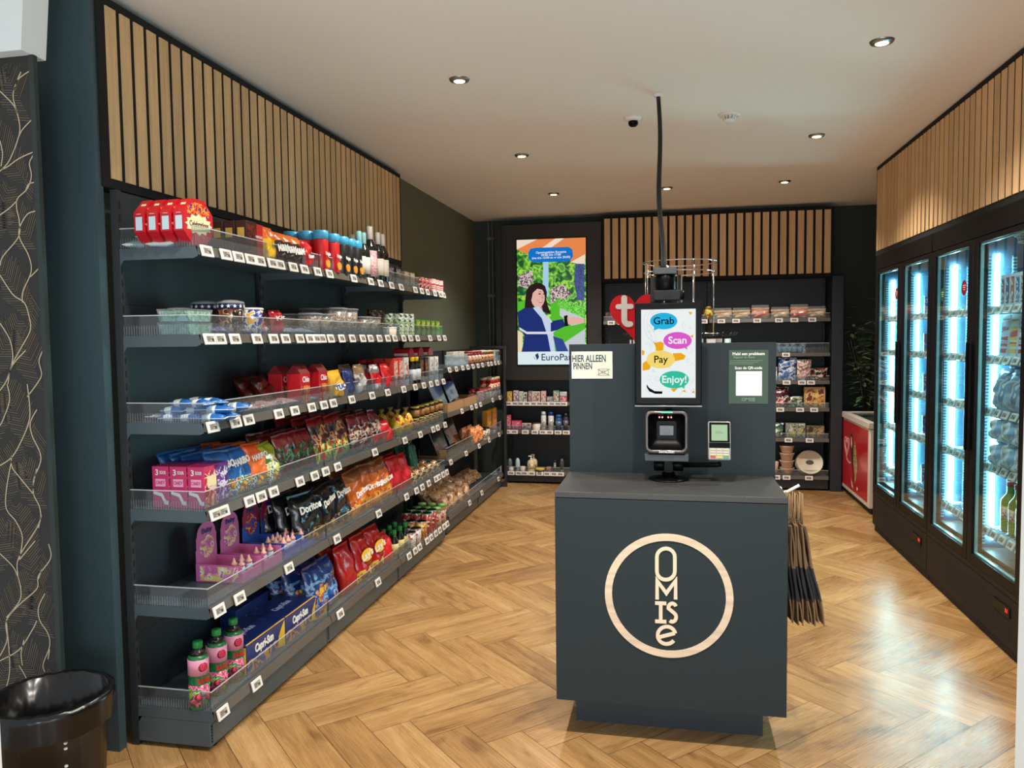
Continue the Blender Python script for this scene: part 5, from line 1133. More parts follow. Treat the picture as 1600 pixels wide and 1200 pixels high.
pj = jar('pickle_jar', .036, .085, mat('jar_dark', (44, 26, 22), .12), mat('lid_gold', (206, 180, 80), .35), mat('jar_label_red', (170, 120, 60), .5)); lside(pj, [648, 656, 663.5, 671, 678, 685], 3, 'dark jars with gold lids, lower tier', x0=-1.81); lside(pj, [648, 656, 663.5, 671, 678, 685], 3, 'dark jars with gold lids, upper tier', x0=-1.81, z=LZ[3]+.0865)
# ================= fifth shelf
DPINK = mat('display_pink', (214, 110, 170), .5); DPIC = pack('display_print', [(214, 110, 170), (236, 150, 200), (250, 220, 90), (240, 240, 240), (214, 110, 170)], 26)
def display_box(head, tray, print_, txt, w=.16, d=.22, hh=.13):
    k = Kind('counter_display_box', 'display box'); mb = MB(); t_ = .003
    mb.box(-w/2, w/2, 0, t_, 0, .045, 0); mb.box(-w/2, -w/2+t_, t_, d, 0, .075, 0); mb.box(w/2-t_, w/2, t_, d, 0, .075, 0); mb.box(-w/2+t_, w/2-t_, d-t_, d, 0, hh, 0); mb.box(-w/2+t_, w/2-t_, t_, d-t_, 0, .003, 1)
    k.add('tray', mb.mesh('tray', [tray, KRAFT]))
    pts = [(-w*.46, hh), (-w*.46, hh+.05)]+[(-w*.42*math.cos(PI*i/10), hh+.06+.055*math.sin(PI*i/10)) for i in range(11)]+[(w*.46, hh+.05), (w*.46, hh)]
    k.add('header', MB().prism(pts, d-.004, d-.001).mesh('header', head)); k.add('header_print', MB().prism([(w*.33*math.cos(2*PI*i/16), hh+.005+.05*math.sin(2*PI*i/16)) for i in range(16)], d-.0055, d-.0042).mesh('header_print', print_))
    k.add('lettering', textmesh(txt, .03, mat('print_blue', (1, 1, 1)), .0004, .03, w*.5), (0, d-.006, hh+.075)); k.add('side_print', MB().box(-w/2-.0008, -w/2-.0001, .02, d-.02, .006, .068).mesh('side_print', print_)); return k
bb = Kind('sweet_feeding_bottle', 'sweet'); bb.add('bottle', MB().lathe([(0, 0), (.015, 0), (.016, .004), (.016, .05), (.012, .06)], 12).mesh('bottle', pack('baby_sweet', [(236, 150, 170), (240, 220, 220), (120, 190, 220), (220, 90, 120)], 60))); bb.add('teat', MB().lathe([(.014, .0605), (.015, .068), (.008, .075), (.005, .088), (.003, .092), (0, .093)], 12).mesh('teat', mat('teat_peach', (236, 176, 160), .35)))
kd = display_box(DPINK, DPINK, DPIC, 'Baby')
for n_, (y, l) in enumerate(((3.03, 'nearest pink display box with a rounded header, left fifth shelf'), (3.215, 'second pink display box with a rounded header, left fifth shelf'))):
    kd.put(l, (-1.785, y, LZ[4]), math.radians(90)); 
    for i in range(4): bb.put('pink sweet feeding bottle standing in the %s pink display box' % ('nearest' if n_ == 0 else 'second'), (-1.815-.035*(i//2), y-.035+.06*(i % 2), LZ[4]+.004), 0, 'feeding bottles in the %s pink box' % ('nearest' if n_ == 0 else 'second'))
BLD = mat('display_blue', (50, 90, 180), .5); kb_ = display_box(mat('display_crimson', (160, 30, 80), .5), BLD, pack('display_print_b', [(50, 90, 180), (190, 40, 90), (240, 200, 80), (190, 40, 90)], 26), 'Baby', .16, .22, .14)
for n_, y in enumerate((3.40, 3.575, 3.75)):
    kb_.put(['nearest', 'middle', 'farthest'][n_]+' blue and crimson display box of feeding bottles, left fifth shelf', (-1.785, y, LZ[4]), PI/2)
    for i in range(9): bb.put('small sweet feeding bottle standing in the %s blue display box' % ['nearest', 'middle', 'farthest'][n_], (-1.808-.04*(i//3), y-.045+.045*(i % 3), LZ[4]+.004), 0, 'feeding bottles in the %s blue box' % ['nearest', 'middle', 'farthest'][n_])
DBK = mat('film_black', (20, 20, 22), .25, coat=.5); DBM = pack('black_chips', [(22, 22, 24), (40, 44, 56), (200, 140, 60), (20, 20, 22), (22, 22, 24)], 14)
for p, w_, sd in ((484, 'nearest', 1), (511, 'middle', 2), (535, 'farthest', 3)): lrow(bag('tortilla_chip_bag', .21, .255, .08, [DBM, DBK, DBK], 'Doritos', INKW, .2, sd+50, zt=.70, bd=.05), p, 4, 3, .095, 'black tortilla chip bags, '+w_+' column', w_+' black chip bags', 12, x0=-1.80, yaw=-4)
DOR = mat('film_dor_orange', (226, 112, 32), .25, coat=.5); DOM = pack('orange_chips', [(226, 112, 32), (240, 170, 60), (200, 70, 30), (250, 200, 110)], 16); DOT = mat('film_dor_brown', (150, 80, 40), .25, coat=.4)
for p, w_, sd in ((562, 'nearest', 1), (582, 'middle', 2), (600, 'farthest', 3)): lrow(bag('tortilla_chip_bag', .21, .27, .08, [DOM, DOR, DOT], 'Doritos', INKW, .18, sd+60, zt=.50, bd=.05, bands=(.35, .78)), p, 4, 3, .095, 'orange tortilla chip bags, '+w_+' column', w_+' orange chip bags', 12, x0=-1.80, yaw=-4)
lrow(bag('snack_bag', .17, .25, .07, [mat('film_red', (1, 1, 1))], None, seed=70), 620, 4, 2, .09, 'glossy red snack bags, nearer', 'nearer glossy red bags', 12, x0=-1.80); lrow(bag('snack_bag', .17, .24, .07, [mat('film_red', (1, 1, 1))], None, seed=71), 634, 4, 2, .09, 'glossy red snack bags, farther', 'farther glossy red bags', 12, x0=-1.80)
lrow(bag('snack_bag', .14, .26, .06, [mat('film_sea_green', (60, 120, 100), .3, coat=.4)], None, seed=72), 647, 4, 2, .09, 'sea green snack bags', 'sea green bags', 8, x0=-1.90)
lside(bag('small_snack_bag', .10, .10, .05, [pack('brown_mix', [(150, 90, 50), (220, 190, 130), (110, 60, 40), (230, 140, 60)], 30)], None, seed=73), [650, 659, 668, 677, 685], 4, 'small brown snack bags', tilt=30, rows=2)
# ================= bottom shelf
SY_ = mat('syrup_green', (24, 110, 60), .3, coat=.3); SCAP = mat('cap_green', (26, 130, 60), .4)
k = lathe_kind('syrup_bottle', 'bottle', [('body', [(0, 0), (.036, 0), (.039, .005), (.039, .115), (.037, .125), (.039, .135), (.039, .20), (.033, .215)], SY_, 24), ('label', [(.0396, .015), (.0396, .10)], pack('raspberry', [(24, 110, 60), (214, 60, 110), (236, 130, 170), (24, 120, 60), (150, 200, 70)], 26), 24), ('upper_label', [(.0396, .138), (.0396, .20)], mat('label_pink', (230, 150, 180), .4), 24), ('neck', [(.033, .2155), (.024, .228), (.016, .234), (.016, .24)], mat('neck_dark', (30, 30, 28), .15), 20), ('cap', [(.0185, .2405), (.019, .242), (.019, .262), (.017, .266), (0, .266)], SCAP, 18)])
k.add('lettering', textmesh('RAAK', .03, mat('print_red', (190, 30, 40), .4), .0004, .04, .052), (0, -.0415, .118)); RB = []
for i, (dx, dz) in enumerate(((.0, .17), (-.02, .055), (.018, .045))):
    mb = MB(); rr_ = .014 if i else .019; mb.lathe([(0, -rr_*.25), (rr_*.6, -rr_*.2), (rr_, 0)], 12, (0, 0, 0), 0, 'Y'); k.add('berry', mb.mesh('berry', pack('berry_red', [(176, 24, 60), (220, 60, 100), (150, 16, 50)], 160)), (dx, -.0385 if i == 0 else -.0345, dz), (0, 0, math.atan2(dx, .036)))
for i, p in enumerate((311, 340, 366)): k.put(['nearest', 'middle', 'farthest'][i]+' green raspberry syrup bottle with a pink label, left bottom shelf', (-1.825, yat(p, -1.825, .25), LZ[5]), math.radians(60))
CAP = mat('box_navy', (30, 46, 110), .4, coat=.2); CAPP = pack('navy_pouch', [(30, 46, 110), (44, 70, 150), (220, 150, 70), (30, 46, 110), (200, 120, 80)], 10); CAPY = mat('box_yellow', (236, 186, 40), .4)
k = Kind('drink_pouch_box', 'drinks box'); w_, h_, d_ = .335, .135, .20; k.add('box', MB().box(-w_/2, w_/2, 0, d_, 0, h_, 0, .002).mesh('box', CAP)); k.add('front_print', MB().box(-w_/2+.004, w_/2-.07, -.0008, -.0001, .004, .06).mesh('front_print', CAPP)); k.add('end_print', MB().box(-w_/2-.0008, -w_/2-.0001, .004, d_-.004, .004, h_-.012).mesh('end_print', CAPY)); k.add('yellow_edge', MB().box(-w_/2, w_/2, -.001, .004, h_-.001, h_+.0012).mesh('yellow_edge', CAPY))
k.add('flash', MB().prism([(.10, .02), (.165, .005), (.165, h_-.01), (.14, h_-.03), (.11, .07)], -.0014, -.0006).mesh('flash', CAPY)); k.add('lettering', textmesh('Capri-Sun', .05, INKW, .0004, .05, .16), (-.02, -.0016, .092)); k.add('top_lettering', textmesh('Capri-Sun', .05, mat('print_pale_blue', (170, 180, 220), .4), .0004, .03, .15), (-.02, .10, h_+.0008), (math.radians(-90), 0, 0))
y1 = yat(384, -1.79, .2)+.17
k.put('nearest navy drink pouch box with a yellow edge, left bottom shelf', (-1.785, y1, LZ[5]), PI/2); k.put('second navy drink pouch box with a yellow edge, left bottom shelf', (-1.785, y1+.345, LZ[5]), PI/2); kz = carton('drink_pouch_box', .30, .18, .085, CAP, CAPP, 'Capri-Sun', INKW, .25, patch=(.03, .97, .03, .35), cat='drinks box', fw=.5); kz.put('navy drink pouch box standing upright behind the others, left bottom shelf', (-1.995, y1+.25, LZ[5]), PI/2)
carton('drink_pouch_box', .10, .15, .20, CAPY, pack('yellow_print', [(236, 186, 40), (240, 200, 80), (200, 50, 40), (236, 186, 40)], 20), cat='drinks box').put('yellow drinks box end beyond the navy boxes, left bottom shelf', (-1.785, y1+.575, LZ[5]), PI/2)
LBL = mat('film_lay_blue', (30, 56, 120), .22, coat=.5); LBM = pack('blue_crisps', [(30, 56, 120), (60, 100, 170), (200, 120, 60), (30, 50, 110), (90, 140, 190)], 16); LRD = mat('film_lay_red', (178, 24, 30), .22, coat=.5); LRM = pack('red_crisps', [(190, 26, 30), (230, 190, 60), (170, 20, 26), (240, 220, 120)], 14)
BDG = mat('badge_yellow', (240, 196, 50), .4)
bl = bag('crisp_bag', .19, .27, .08, [LBM, LBL, LBL], "Lay's", INKW, .2, 81, zt=.6, back=mat('film_red', (1, 1, 1)))
lrow(bl, 462, 5, 2, .09, 'blue crisp bags behind the drinks boxes', 'blue crisp bags behind boxes', 14, x0=-1.99)
for p, w_ in ((497, 'nearer'), (516, 'farther')): lrow(bag('crisp_bag', .19, .27, .08, [LBM, pack('blue_mix2', [(44, 80, 150), (120, 160, 200), (30, 56, 120), (200, 130, 90)], 14), LBL], None, seed=int(p)), p, 5, 3, .095, 'blue crisp bags, '+w_+' column', w_+' blue crisp bags', 12, x0=-1.80)
rl = bag('crisp_bag', .20, .28, .085, [LRM, LRD, LRD], "Lay's", INKW, .2, 82, zt=.55, back=BDG)
lrow(bag('crisp_bag', .16, .28, .07, [LRD], None, seed=90), 545, 5, 3, .095, 'plain red crisp bags', 'plain red crisp bags', 12, x0=-1.80)
for p, w_ in ((568, 'nearer'), (588, 'farther')): lrow(rl, p, 5, 3, .095, 'red crisp bags with a yellow disc, '+w_+' column', w_+' red crisp bags', 12, x0=-1.80, yaw=-5)
lrow(bag('crisp_bag', .15, .20, .08, [mat('film_scarlet', (220, 30, 34), .22, coat=.5)], None, seed=91), 605, 5, 2, .095, 'bright scarlet crisp bags before the bottles', 'scarlet crisp bags', 16, x0=-1.79)
lside(bottle('sauce_bottle', (.03, .18, .014, .6, .035), mat('sauce_dark', (30, 34, 24), .15), SCAP, (.12, .5, mat('sauce_label_y', (220, 200, 130), .5))), [616, 625, 633], 5, 'green capped sauce bottles', x0=-1.80, rows=2, step=.075)
lside(can('food_can', .037, .11, mat('can_tin', (176, 176, 170), .3, .5), STEEL, band=(.08, .92, pack('can_paper', [(220, 220, 214), (170, 160, 150), (240, 240, 236), (180, 60, 50)], 40))), [641.5, 650], 5, 'pale food cans', rows=3, step=.08)
lside(can('food_can', .037, .13, mat('can_tin', (1, 1, 1)), STEEL, band=(.06, .94, pack('can_gold_paper', [(200, 150, 60), (170, 60, 40), (220, 190, 110)], 40))), [659], 5, 'gold and red food can beyond the pale cans', rows=2, step=.08)
lside(can('food_can', .037, .16, mat('can_tin', (1, 1, 1)), SCAP, band=(.06, .94, pack('can_red_paper', [(160, 30, 34), (200, 60, 50), (90, 30, 30), (220, 210, 190)], 40))), [667.5, 675], 5, 'tall red food cans', rows=3, step=.08)
lside(jar('pickle_jar', .036, .15, mat('jar_mixed', (150, 120, 60), .15), mat('lid_green_white', (120, 170, 90), .35), pack('jar_print', [(240, 190, 60), (60, 80, 150), (230, 230, 220), (190, 60, 50)], 50)), [682.5, 690], 5, 'jars with green lids at the far end', rows=3, step=.08)
# ================= lower unit behind the tall left shelving
def urow(kind, pxs, z, x0, desc, group=None, tilt=0, rows=1, step=.08, yaw=0):
    for i, p in enumerate(pxs):
        y = yat(p, x0, z+.05)
        for r in range(rows):
            l = ordlab(i, len(pxs), desc, 'camera')+((', front row', ', second row', ', third row')[r] if rows > 1 else '')+', lower left unit'
            kind.put(l, (x0-step*r, y, z+.0005), 0, (group or desc) if len(pxs)*rows > 1 else None, (math.radians(-tilt), 0, PI/2+math.radians(yaw)))
UX = -1.80; UZ = [1.335+SURF, .965+SURF, .58+SURF, .12+SURF]
jr = jar('jam_jar', .036, .12, mat('jar_jam', (110, 30, 34), .15), mat('lid_maroon', (150, 30, 36), .4), pack('jam_label', [(220, 210, 190), (170, 60, 60), (230, 190, 120)], 50))
jo = jar('spread_jar', .036, .12, mat('jar_spread', (90, 50, 30), .15), mat('lid_cream', (226, 210, 180), .4), pack('spread_label', [(220, 150, 60), (240, 220, 190), (160, 80, 40)], 50))
jw = carton('small_box', .07, .115, .05, mat('box_cream', (220, 212, 196), .5), pack('small_print_c', [(220, 212, 196), (60, 70, 110), (200, 150, 90)], 50))
urow(carton('small_box', .16, .125, .06, mat('box_cream', (1, 1, 1)), None), [712, 722], UZ[0], UX, 'wide cream boxes on the upper shelf'); urow(jr, [731, 737, 742, 747], UZ[0], UX, 'maroon lidded jars on the upper shelf', rows=2); urow(jo, [752, 757, 762, 766], UZ[0], UX, 'cream lidded jars on the upper shelf', rows=2); urow(jw, [771, 775, 779], UZ[0], UX, 'small printed boxes on the upper shelf')
k = Kind('cardboard_tray', 'cardboard tray'); mb = MB(); w_, d_, h_, q = .50, .26, .075, .004
mb.box(-w_/2, w_/2, 0, q, 0, h_); mb.box(-w_/2, w_/2, d_-q, d_, 0, h_); mb.box(-w_/2, -w_/2+q, q, d_-q, 0, h_); mb.box(w_/2-q, w_/2, q, d_-q, 0, h_); mb.box(-w_/2+q, w_/2-q, q, d_-q, 0, q); k.add('tray', mb.mesh('tray', KRAFT))
k.add('lining', MB().box(-w_/2+q, w_/2-q, q, d_-q, q, .03).mesh('lining', mat('tray_lining', (60, 54, 50), .7)))
for zi, nm in ((1, 'second'), (2, 'third')):
    for i, y in enumerate((6.35, 6.87)): k.put(['near', 'far'][i]+' open cardboard tray on the '+nm+' shelf of the lower left unit', (-1.785, y, UZ[zi]+.001), PI/2)
bin_ = Kind('bread_bin', 'bin'); mb = MB(); mb.prism([(0, .0), (.16, .0), (.16, .25), (.10, .25)], -.17, .17, 0, 'YZ'); bin_.add('bin', mb.mesh('bin', mat('bin_dark_clear', (26, 28, 34), .12, coat=.5))); bin_.add('edge', MB().tube([(-.172, 0, .0), (-.172, .10, .25), (.172, .10, .25), (.172, 0, 0)], .003, 6).mesh('edge', STEEL))
for zi, nm in ((1, 'second'), (2, 'third')):
    for i, y in enumerate((6.22, 6.62)): bin_.put(['near', 'far'][i]+' dark sloping food bin above the cardboard trays, '+nm+' shelf', (-1.86, y, UZ[zi]+.035), PI/2)
ru = can('food_can', .037, .11, mat('can_scarlet', (190, 24, 30), .35, coat=.3), STEEL, band=(.2, .8, pack('scarlet_label', [(190, 24, 30), (230, 220, 200), (190, 24, 30)], 40)))
urow(ru, [750, 756, 762], UZ[1], UX-.05, 'red food cans on the second shelf', rows=2); urow(jar('sauce_jar', .038, .20, mat('jar_sauce', (176, 30, 26), .15), mat('lid_pale', (220, 206, 170), .4), pack('sauce_jar_label', [(200, 40, 30), (240, 220, 160), (230, 230, 220)], 40)), [767, 771.5, 776], UZ[1], UX-.03, 'tall red sauce jars with pale lids', rows=2)
kk2 = bag('small_red_bag', .10, .09, .05, [mat('film_red', (1, 1, 1))], None, seed=101)
urow(kk2, [736, 745, 753], UZ[1], -1.79, 'small glossy red packets at the front', tilt=60)
urow(bag('snack_net', .15, .16, .09, [pack('net_orange', [(236, 130, 60), (250, 200, 150), (200, 90, 30), (246, 170, 100)], 40)], None, seed=102), [738, 746], UZ[2], UX-.01, 'orange net bags on the third shelf', rows=2)
urow(jar('white_jar', .04, .11, mat('jar_white', (220, 216, 204), .3), BLACK, pack('white_jar_label', [(226, 222, 210), (60, 50, 40), (230, 226, 216)], 40)), [754, 759], UZ[2], UX, 'white jars with dark print, third shelf')
urow(carton('cereal_carton', .15, .25, .06, mat('carton_amber', (230, 160, 40), .4), pack('amber_print', [(236, 170, 40), (210, 60, 40), (250, 210, 90), (230, 120, 40)], 18), side=mat('carton_amber_side', (200, 140, 40), .4)), [765, 774], UZ[2], UX-.03, 'tall amber cereal cartons, third shelf')
BRD = pack('bread_bag', [(170, 124, 86), (210, 170, 130), (130, 86, 54), (190, 146, 104)], 14); kb2 = [bag('bread_bag', .20, .20, .09, [BRD, BRD, mat('bag_tan', (190, 150, 110), .35, coat=.3)], None, seed=110+i) for i in range(3)]
for i, y in enumerate((6.20, 6.42, 6.64, 6.86)):
    for j in range(2): kb2[(i+j) % 3].put(['nearest', 'second', 'third', 'farthest'][i]+' '+['front', 'back'][j]+' tan bread bag lying on the bottom shelf, lower left unit', (-1.82-.12*j, y, UZ[3]+.015+.045*j), 0, None, (math.radians(-45), 0, PI/2+.1*i))
for i, y in enumerate((7.2, 7.42, 7.64)): kb2[i].put(['nearest', 'middle', 'farthest'][i]+' brown bread bag leaning low in the last lower bay', (-1.92, y, UZ[3]+.02), 0, None, (math.radians(-70), 0, PI/2-.1*i))
# ================= back wall, left unit: toiletries
def brow(kind, px, z, label, Y=8.392, group=None, tilt=0, rz=0):
    X = atY(px, proj(-.5, Y, z+.05)[1], Y).x
    kind.put(label, (X, Y, z+.0006), 0, group, (math.radians(-tilt), 0, rz))
BZ = [.868+SURF, .555+SURF, .095+SURF]
def cm(n, c): return mat('toiletry_'+n, c, .35, coat=.2)
def tcar(w, h, c, cols, key, name='toiletry_box'): return carton(name, w, h, .045, cm(key, c), pack('toil_'+key, cols, 46), cat='box')
brow(tcar(.055, .115, (214, 170, 60), [(214, 170, 60), (240, 220, 150), (190, 130, 40)], 'amber'), 796, BZ[0], 'amber toiletry box at the left end of the upper toiletries shelf')
brow(tcar(.055, .125, (232, 200, 206), [(236, 214, 216), (90, 50, 70), (240, 236, 232)], 'rose'), 806, BZ[0], 'pale rose box with a dark round mark, upper toiletries shelf')
brow(tcar(.045, .115, (232, 230, 220), [(236, 234, 224), (150, 150, 140), (240, 240, 236)], 'cream'), 814, BZ[0], 'narrow cream box third from left, upper toiletries shelf')
brow(tcar(.035, .105, (236, 234, 230), [(236, 234, 230), (50, 60, 60)], 'thin'), 820.5, BZ[0], 'thin white box fourth from left, upper toiletries shelf')
brow(tcar(.045, .12, (150, 140, 140), [(150, 140, 140), (180, 80, 80), (220, 214, 206)], 'greyred'), 828.5, BZ[0], 'grey and red box left of the wide cream one')
brow(tcar(.085, .115, (230, 220, 196), [(230, 220, 196), (60, 60, 120), (200, 130, 90), (236, 226, 206)], 'wide'), 837.5, BZ[0], 'wide cream box with a blue oval, upper toiletries shelf')
brow(tcar(.055, .12, (226, 180, 176), [(226, 180, 176), (236, 226, 220), (200, 90, 90)], 'blush'), 849, BZ[0], 'blush pink box right of the wide cream box')
brow(tcar(.07, .06, (120, 124, 126), [(120, 124, 126), (200, 200, 200)], 'lowgrey'), 859, BZ[0], 'low grey box before the green one, upper toiletries shelf')
brow(tcar(.065, .125, (90, 160, 130), [(90, 160, 130), (230, 226, 216), (190, 60, 60)], 'green'), 869, BZ[0], 'green and white box near the counter board edge')
brow(tcar(.08, .065, (206, 60, 80), [(206, 60, 80), (236, 200, 200), (170, 30, 50)], 'crimson'), 880, BZ[0], 'low crimson box at the right, upper toiletries shelf')
brow(tcar(.075, .045, (210, 220, 222), [(210, 220, 222), (160, 190, 200)], 'paleblue'), 880, BZ[0]+.0665, 'pale blue box stacked on the low crimson box')
brow(tcar(.045, .165, (214, 90, 110), [(214, 90, 110), (236, 180, 180), (190, 50, 70)], 'tallpink'), 795, BZ[1], 'tall pink box at the left end of the middle toiletries shelf')
brow(tcar(.11, .105, (206, 40, 90), [(206, 40, 90), (226, 90, 130), (236, 190, 200), (206, 40, 90)], 'magenta'), 807, BZ[1], 'magenta box on the middle toiletries shelf')
brow(tcar(.10, .075, (226, 206, 196), [(226, 206, 196), (200, 160, 150), (60, 50, 60)], 'beige'), 822.5, BZ[1], 'low beige box right of the magenta box')
brow(tub('wipes_tub', .045, .045, .085, cm('tubwhite', (226, 214, 204)), cm('tublid', (90, 60, 70))), 838.5, BZ[1], 'round white tub with a dark lid, middle toiletries shelf')
spray = lambda c, cap, h, key, r=.026: lathe_kind('spray_can', 'bottle', [('body', [(0, 0), (r, 0), (r, h*.76), (r*.8, h*.80)], cm(key, c), 18), ('cap', [(r*.82, h*.805), (r*.9, h*.81), (r*.86, h-.004), (r*.5, h), (0, h)], cm(key+'cap', cap), 16), ('label', [(r+.0006, h*.2), (r+.0006, h*.6)], pack('toil_'+key, [c, (120, 130, 130), c], 60), 18)])
brow(spray((232, 232, 226), (210, 214, 214), .21, 'spraywhite', .029), 849.5, BZ[1], 'tall white spray can with a pale cap, middle toiletries shelf')
brow(spray((226, 228, 228), (30, 50, 140), .205, 'sprayblue', .031), 861, BZ[1], 'tall white spray can with a blue cap, middle toiletries shelf')
brow(spray((30, 80, 130), (30, 90, 140), .175, 'bottleblue', .036), 873, BZ[1], 'blue shower bottle with green print, middle toiletries shelf')
brow(spray((70, 50, 80), (30, 26, 34), .19, 'bottledark', .03), 884, BZ[1], 'dark violet bottle at the right of the middle toiletries shelf')
tube_ = lambda c, cap, h, key: lathe_kind('cream_tube', 'tube', [('cap', [(0, 0), (.018, 0), (.018, h*.2)], cm(key+'cap', cap), 14), ('body', [(.02, h*.205), (.026, h*.4), (.024, h*.8), (.012, h), (0, h)], cm(key, c), 16)])
brow(tube_((110, 124, 124), (200, 210, 210), .13, 'tubegrey'), 797, BZ[2], 'small grey green cream tube, lowest toiletries shelf', Y=8.45)
brow(tube_((190, 216, 226), (236, 236, 236), .145, 'tubeblue'), 809, BZ[2], 'pale blue cream tube, lowest toiletries shelf')
brow(jar('cream_jar', .032, .05, cm('jarwhite', (220, 210, 196)), cm('jarlid', (190, 180, 160))), 799, BZ[2], 'low cream jar at the left end, lowest toiletries shelf')
brow(jar('cream_jar', .033, .055, cm('jarwhite', (1, 1, 1)), cm('jarlid2', (236, 230, 220))), 817, BZ[2], 'low white jar right of the pale blue tube')
k = Kind('soap_pump_bottle', 'bottle'); k.add('bottle', MB().lathe([(0, 0), (.04, 0), (.042, .006), (.042, .10), (.03, .125), (.012, .13)], 20).mesh('bottle', cm('soap', (226, 208, 160)))); mb = MB().lathe([(.012, .1305), (.013, .145), (.005, .146), (.005, .165)], 12); mb.box(-.03, .012, -.008, .008, .165, .175, 0, .002); k.add('pump', mb.mesh('pump', PAPER)); k.add('label', MB().lathe([(.0426, .03), (.0426, .085)], 20).mesh('label', pack('soap_label', [(226, 208, 160), (150, 110, 70), (236, 226, 196)], 50)))
brow(k, 830, BZ[2], 'front pale yellow soap pump bottle, lowest toiletries shelf'); brow(k, 834, BZ[2], 'pale yellow soap pump bottle behind the front one', Y=8.49)
k = Kind('soap_tin', 'tin'); k.add('tin', MB().lathe([(0, 0), (.05, 0), (.052, .004), (.052, .022)], 22).mesh('tin', cm('tin', (60, 56, 50)))); k.add('lid', MB().lathe([(.053, .0225), (.054, .035), (.046, .042), (0, .044)], 22).mesh('lid', cm('tinlid', (230, 190, 70)))); brow(k, 844, BZ[2], 'flat round tin with a yellow lid, lowest toiletries shelf')
brow(tcar(.05, .055, (190, 60, 40), [(190, 60, 40), (230, 200, 180)], 'rust'), 857.5, BZ[2], 'small rust red box, lowest toiletries shelf'); brow(spray((150, 150, 150), (20, 20, 24), .13, 'slim', .014), 867, BZ[2], 'slim grey spray bottle with a black cap'); brow(tube_((70, 76, 74), (190, 186, 176), .15, 'tubedark'), 878, BZ[2], 'dark grey cream tube near the counter edge, lowest toiletries shelf')
# ================= back wall, right part
TZ = 1.74+SURF; wraps = []
BC = [(206, 176, 140), (230, 210, 180), (170, 130, 90)]; RC = [(200, 90, 70), (226, 150, 120), (236, 210, 190)]
def wrap_pack(cols, key, w=.19, h=.10): 
    k = Kind('wrap_pack', 'food packet'); k.add('film', pillow(w, h, .05, [pack('wrap_'+key, cols, 12, stretch=(.4, 1, 2.5)), pack('wrap_'+key, cols)], (.4, .8), len(key))); k.add('header', MB().box(-w/2+.01, w/2-.01, -.001, .001, h*.97, h*1.22).mesh('header', clear('wrap_clear', alpha=.2, gloss=.15))); return k
wb, wr_ = wrap_pack(BC, 'tan'), wrap_pack(RC, 'red', .19, .12)
for i, (px_, k) in enumerate(((1130, wb), (1158.5, wb), (1188, wr_), (1219, wb), (1249, wr_), (1276, wb))): brow(k, px_, TZ, ORD[i].replace('front', 'first')+' from the left of six wrapped flatbread packs on the high back shelf', tilt=6)
brow(carton('dark_box', .14, .10, .08, mat('box_brown', (90, 50, 40), .4), pack('brown_box_print', [(90, 50, 40), (150, 90, 70), (60, 30, 26)], 24)), 956, TZ, 'brown box at the left end of the high back shelf, by the heart sign'); brow(carton('small_box', .08, .09, .08, mat('box_tan', (1, 1, 1)), pack('box_print_b', [], 1)), 971, TZ, 'small tan box beside the brown box on the high back shelf')
brow(k_net := Kind('net_bag', 'net bag'), 1107, TZ, 'yellow and green net bag on the high back shelf, right of the screen') if False else None
k = Kind('net_bag', 'net bag'); k.add('net', MB().lathe([(0, 0), (.04, .004), (.062, .05), (.055, .10), (.02, .14), (.0, .145)], 14).mesh('net', pack('net_mix', [(230, 210, 60), (240, 230, 120), (60, 110, 40), (190, 40, 40)], 30))); brow(k, 1107, TZ, 'yellow and green net bag on the high back shelf, right of the screen', Y=8.42)
gl = Kind('clear_sleeve', 'packaging'); gl.add('cup', MB().lathe([(0, 0), (.03, 0), (.036, .07)], 16).mesh('cup', clear('cup_ice', tint=(200, 225, 235), alpha=.35, gloss=.2, diff=(150, 190, 205))));
for i, p in enumerate((1218, 1226, 1234, 1242, 1250)): brow(gl, p, 1.385+SURF, ORD[i].replace('front', 'first')+' of five clear cups from the left, back shelf under the bread', group=None)
def fbag(w, h, cols, key, hdr=None, scale=16): return bag('food_bag', w, h, .05, [pack('food_'+key, cols, scale)]*2+[hdr or pack('food_'+key, cols)], None, seed=len(key)*3)
Z3, Z4, Z5, Z6 = 1.10+SURF, .82+SURF, .505+SURF, .115+SURF
brow(fbag(.185, .235, [(60, 100, 160), (110, 150, 200), (220, 226, 230), (40, 80, 150)], 'blue'), 1230, Z3, 'blue and white food bag on the back shelf right of the board'); brow(carton('food_box', .04, .14, .05, PAPER, mat('carton_green', (1, 1, 1)), patch=(.1, .9, .7, .95)), 1211, Z3, 'thin white carton with a green top beside the board edge')
brow(fbag(.15, .215, [(190, 150, 150), (220, 200, 190), (150, 100, 90), (236, 230, 226)], 'pinkgrain'), 1256, Z3, 'speckled pink food bag right of the blue one'); brow(fbag(.165, .13, [(40, 30, 30), (200, 180, 160), (110, 60, 40), (20, 18, 18)], 'darkgrain'), 1280, Z3, 'low dark food bag at the right end, same shelf as the blue bag')
brow(fbag(.16, .215, [(180, 60, 50), (230, 220, 210), (40, 34, 40), (140, 30, 40)], 'redblack'), 1221, Z4, 'red and black food bag beside the board, fourth back shelf', tilt=10); brow(fbag(.15, .12, [(60, 70, 60), (120, 150, 90), (220, 220, 210), (40, 44, 40)], 'greenmix'), 1243, Z4, 'low green food bag between the red one and the framed pack', tilt=15)
brow(carton('food_box', .205, .215, .05, mat('box_gold', (200, 160, 110), .4), pack('gold_food', [(150, 60, 50), (210, 150, 60), (236, 200, 120), (110, 50, 40)], 16), patch=(.08, .92, .06, .9)), 1273, Z4, 'square gold edged food pack at the right end, fourth back shelf')
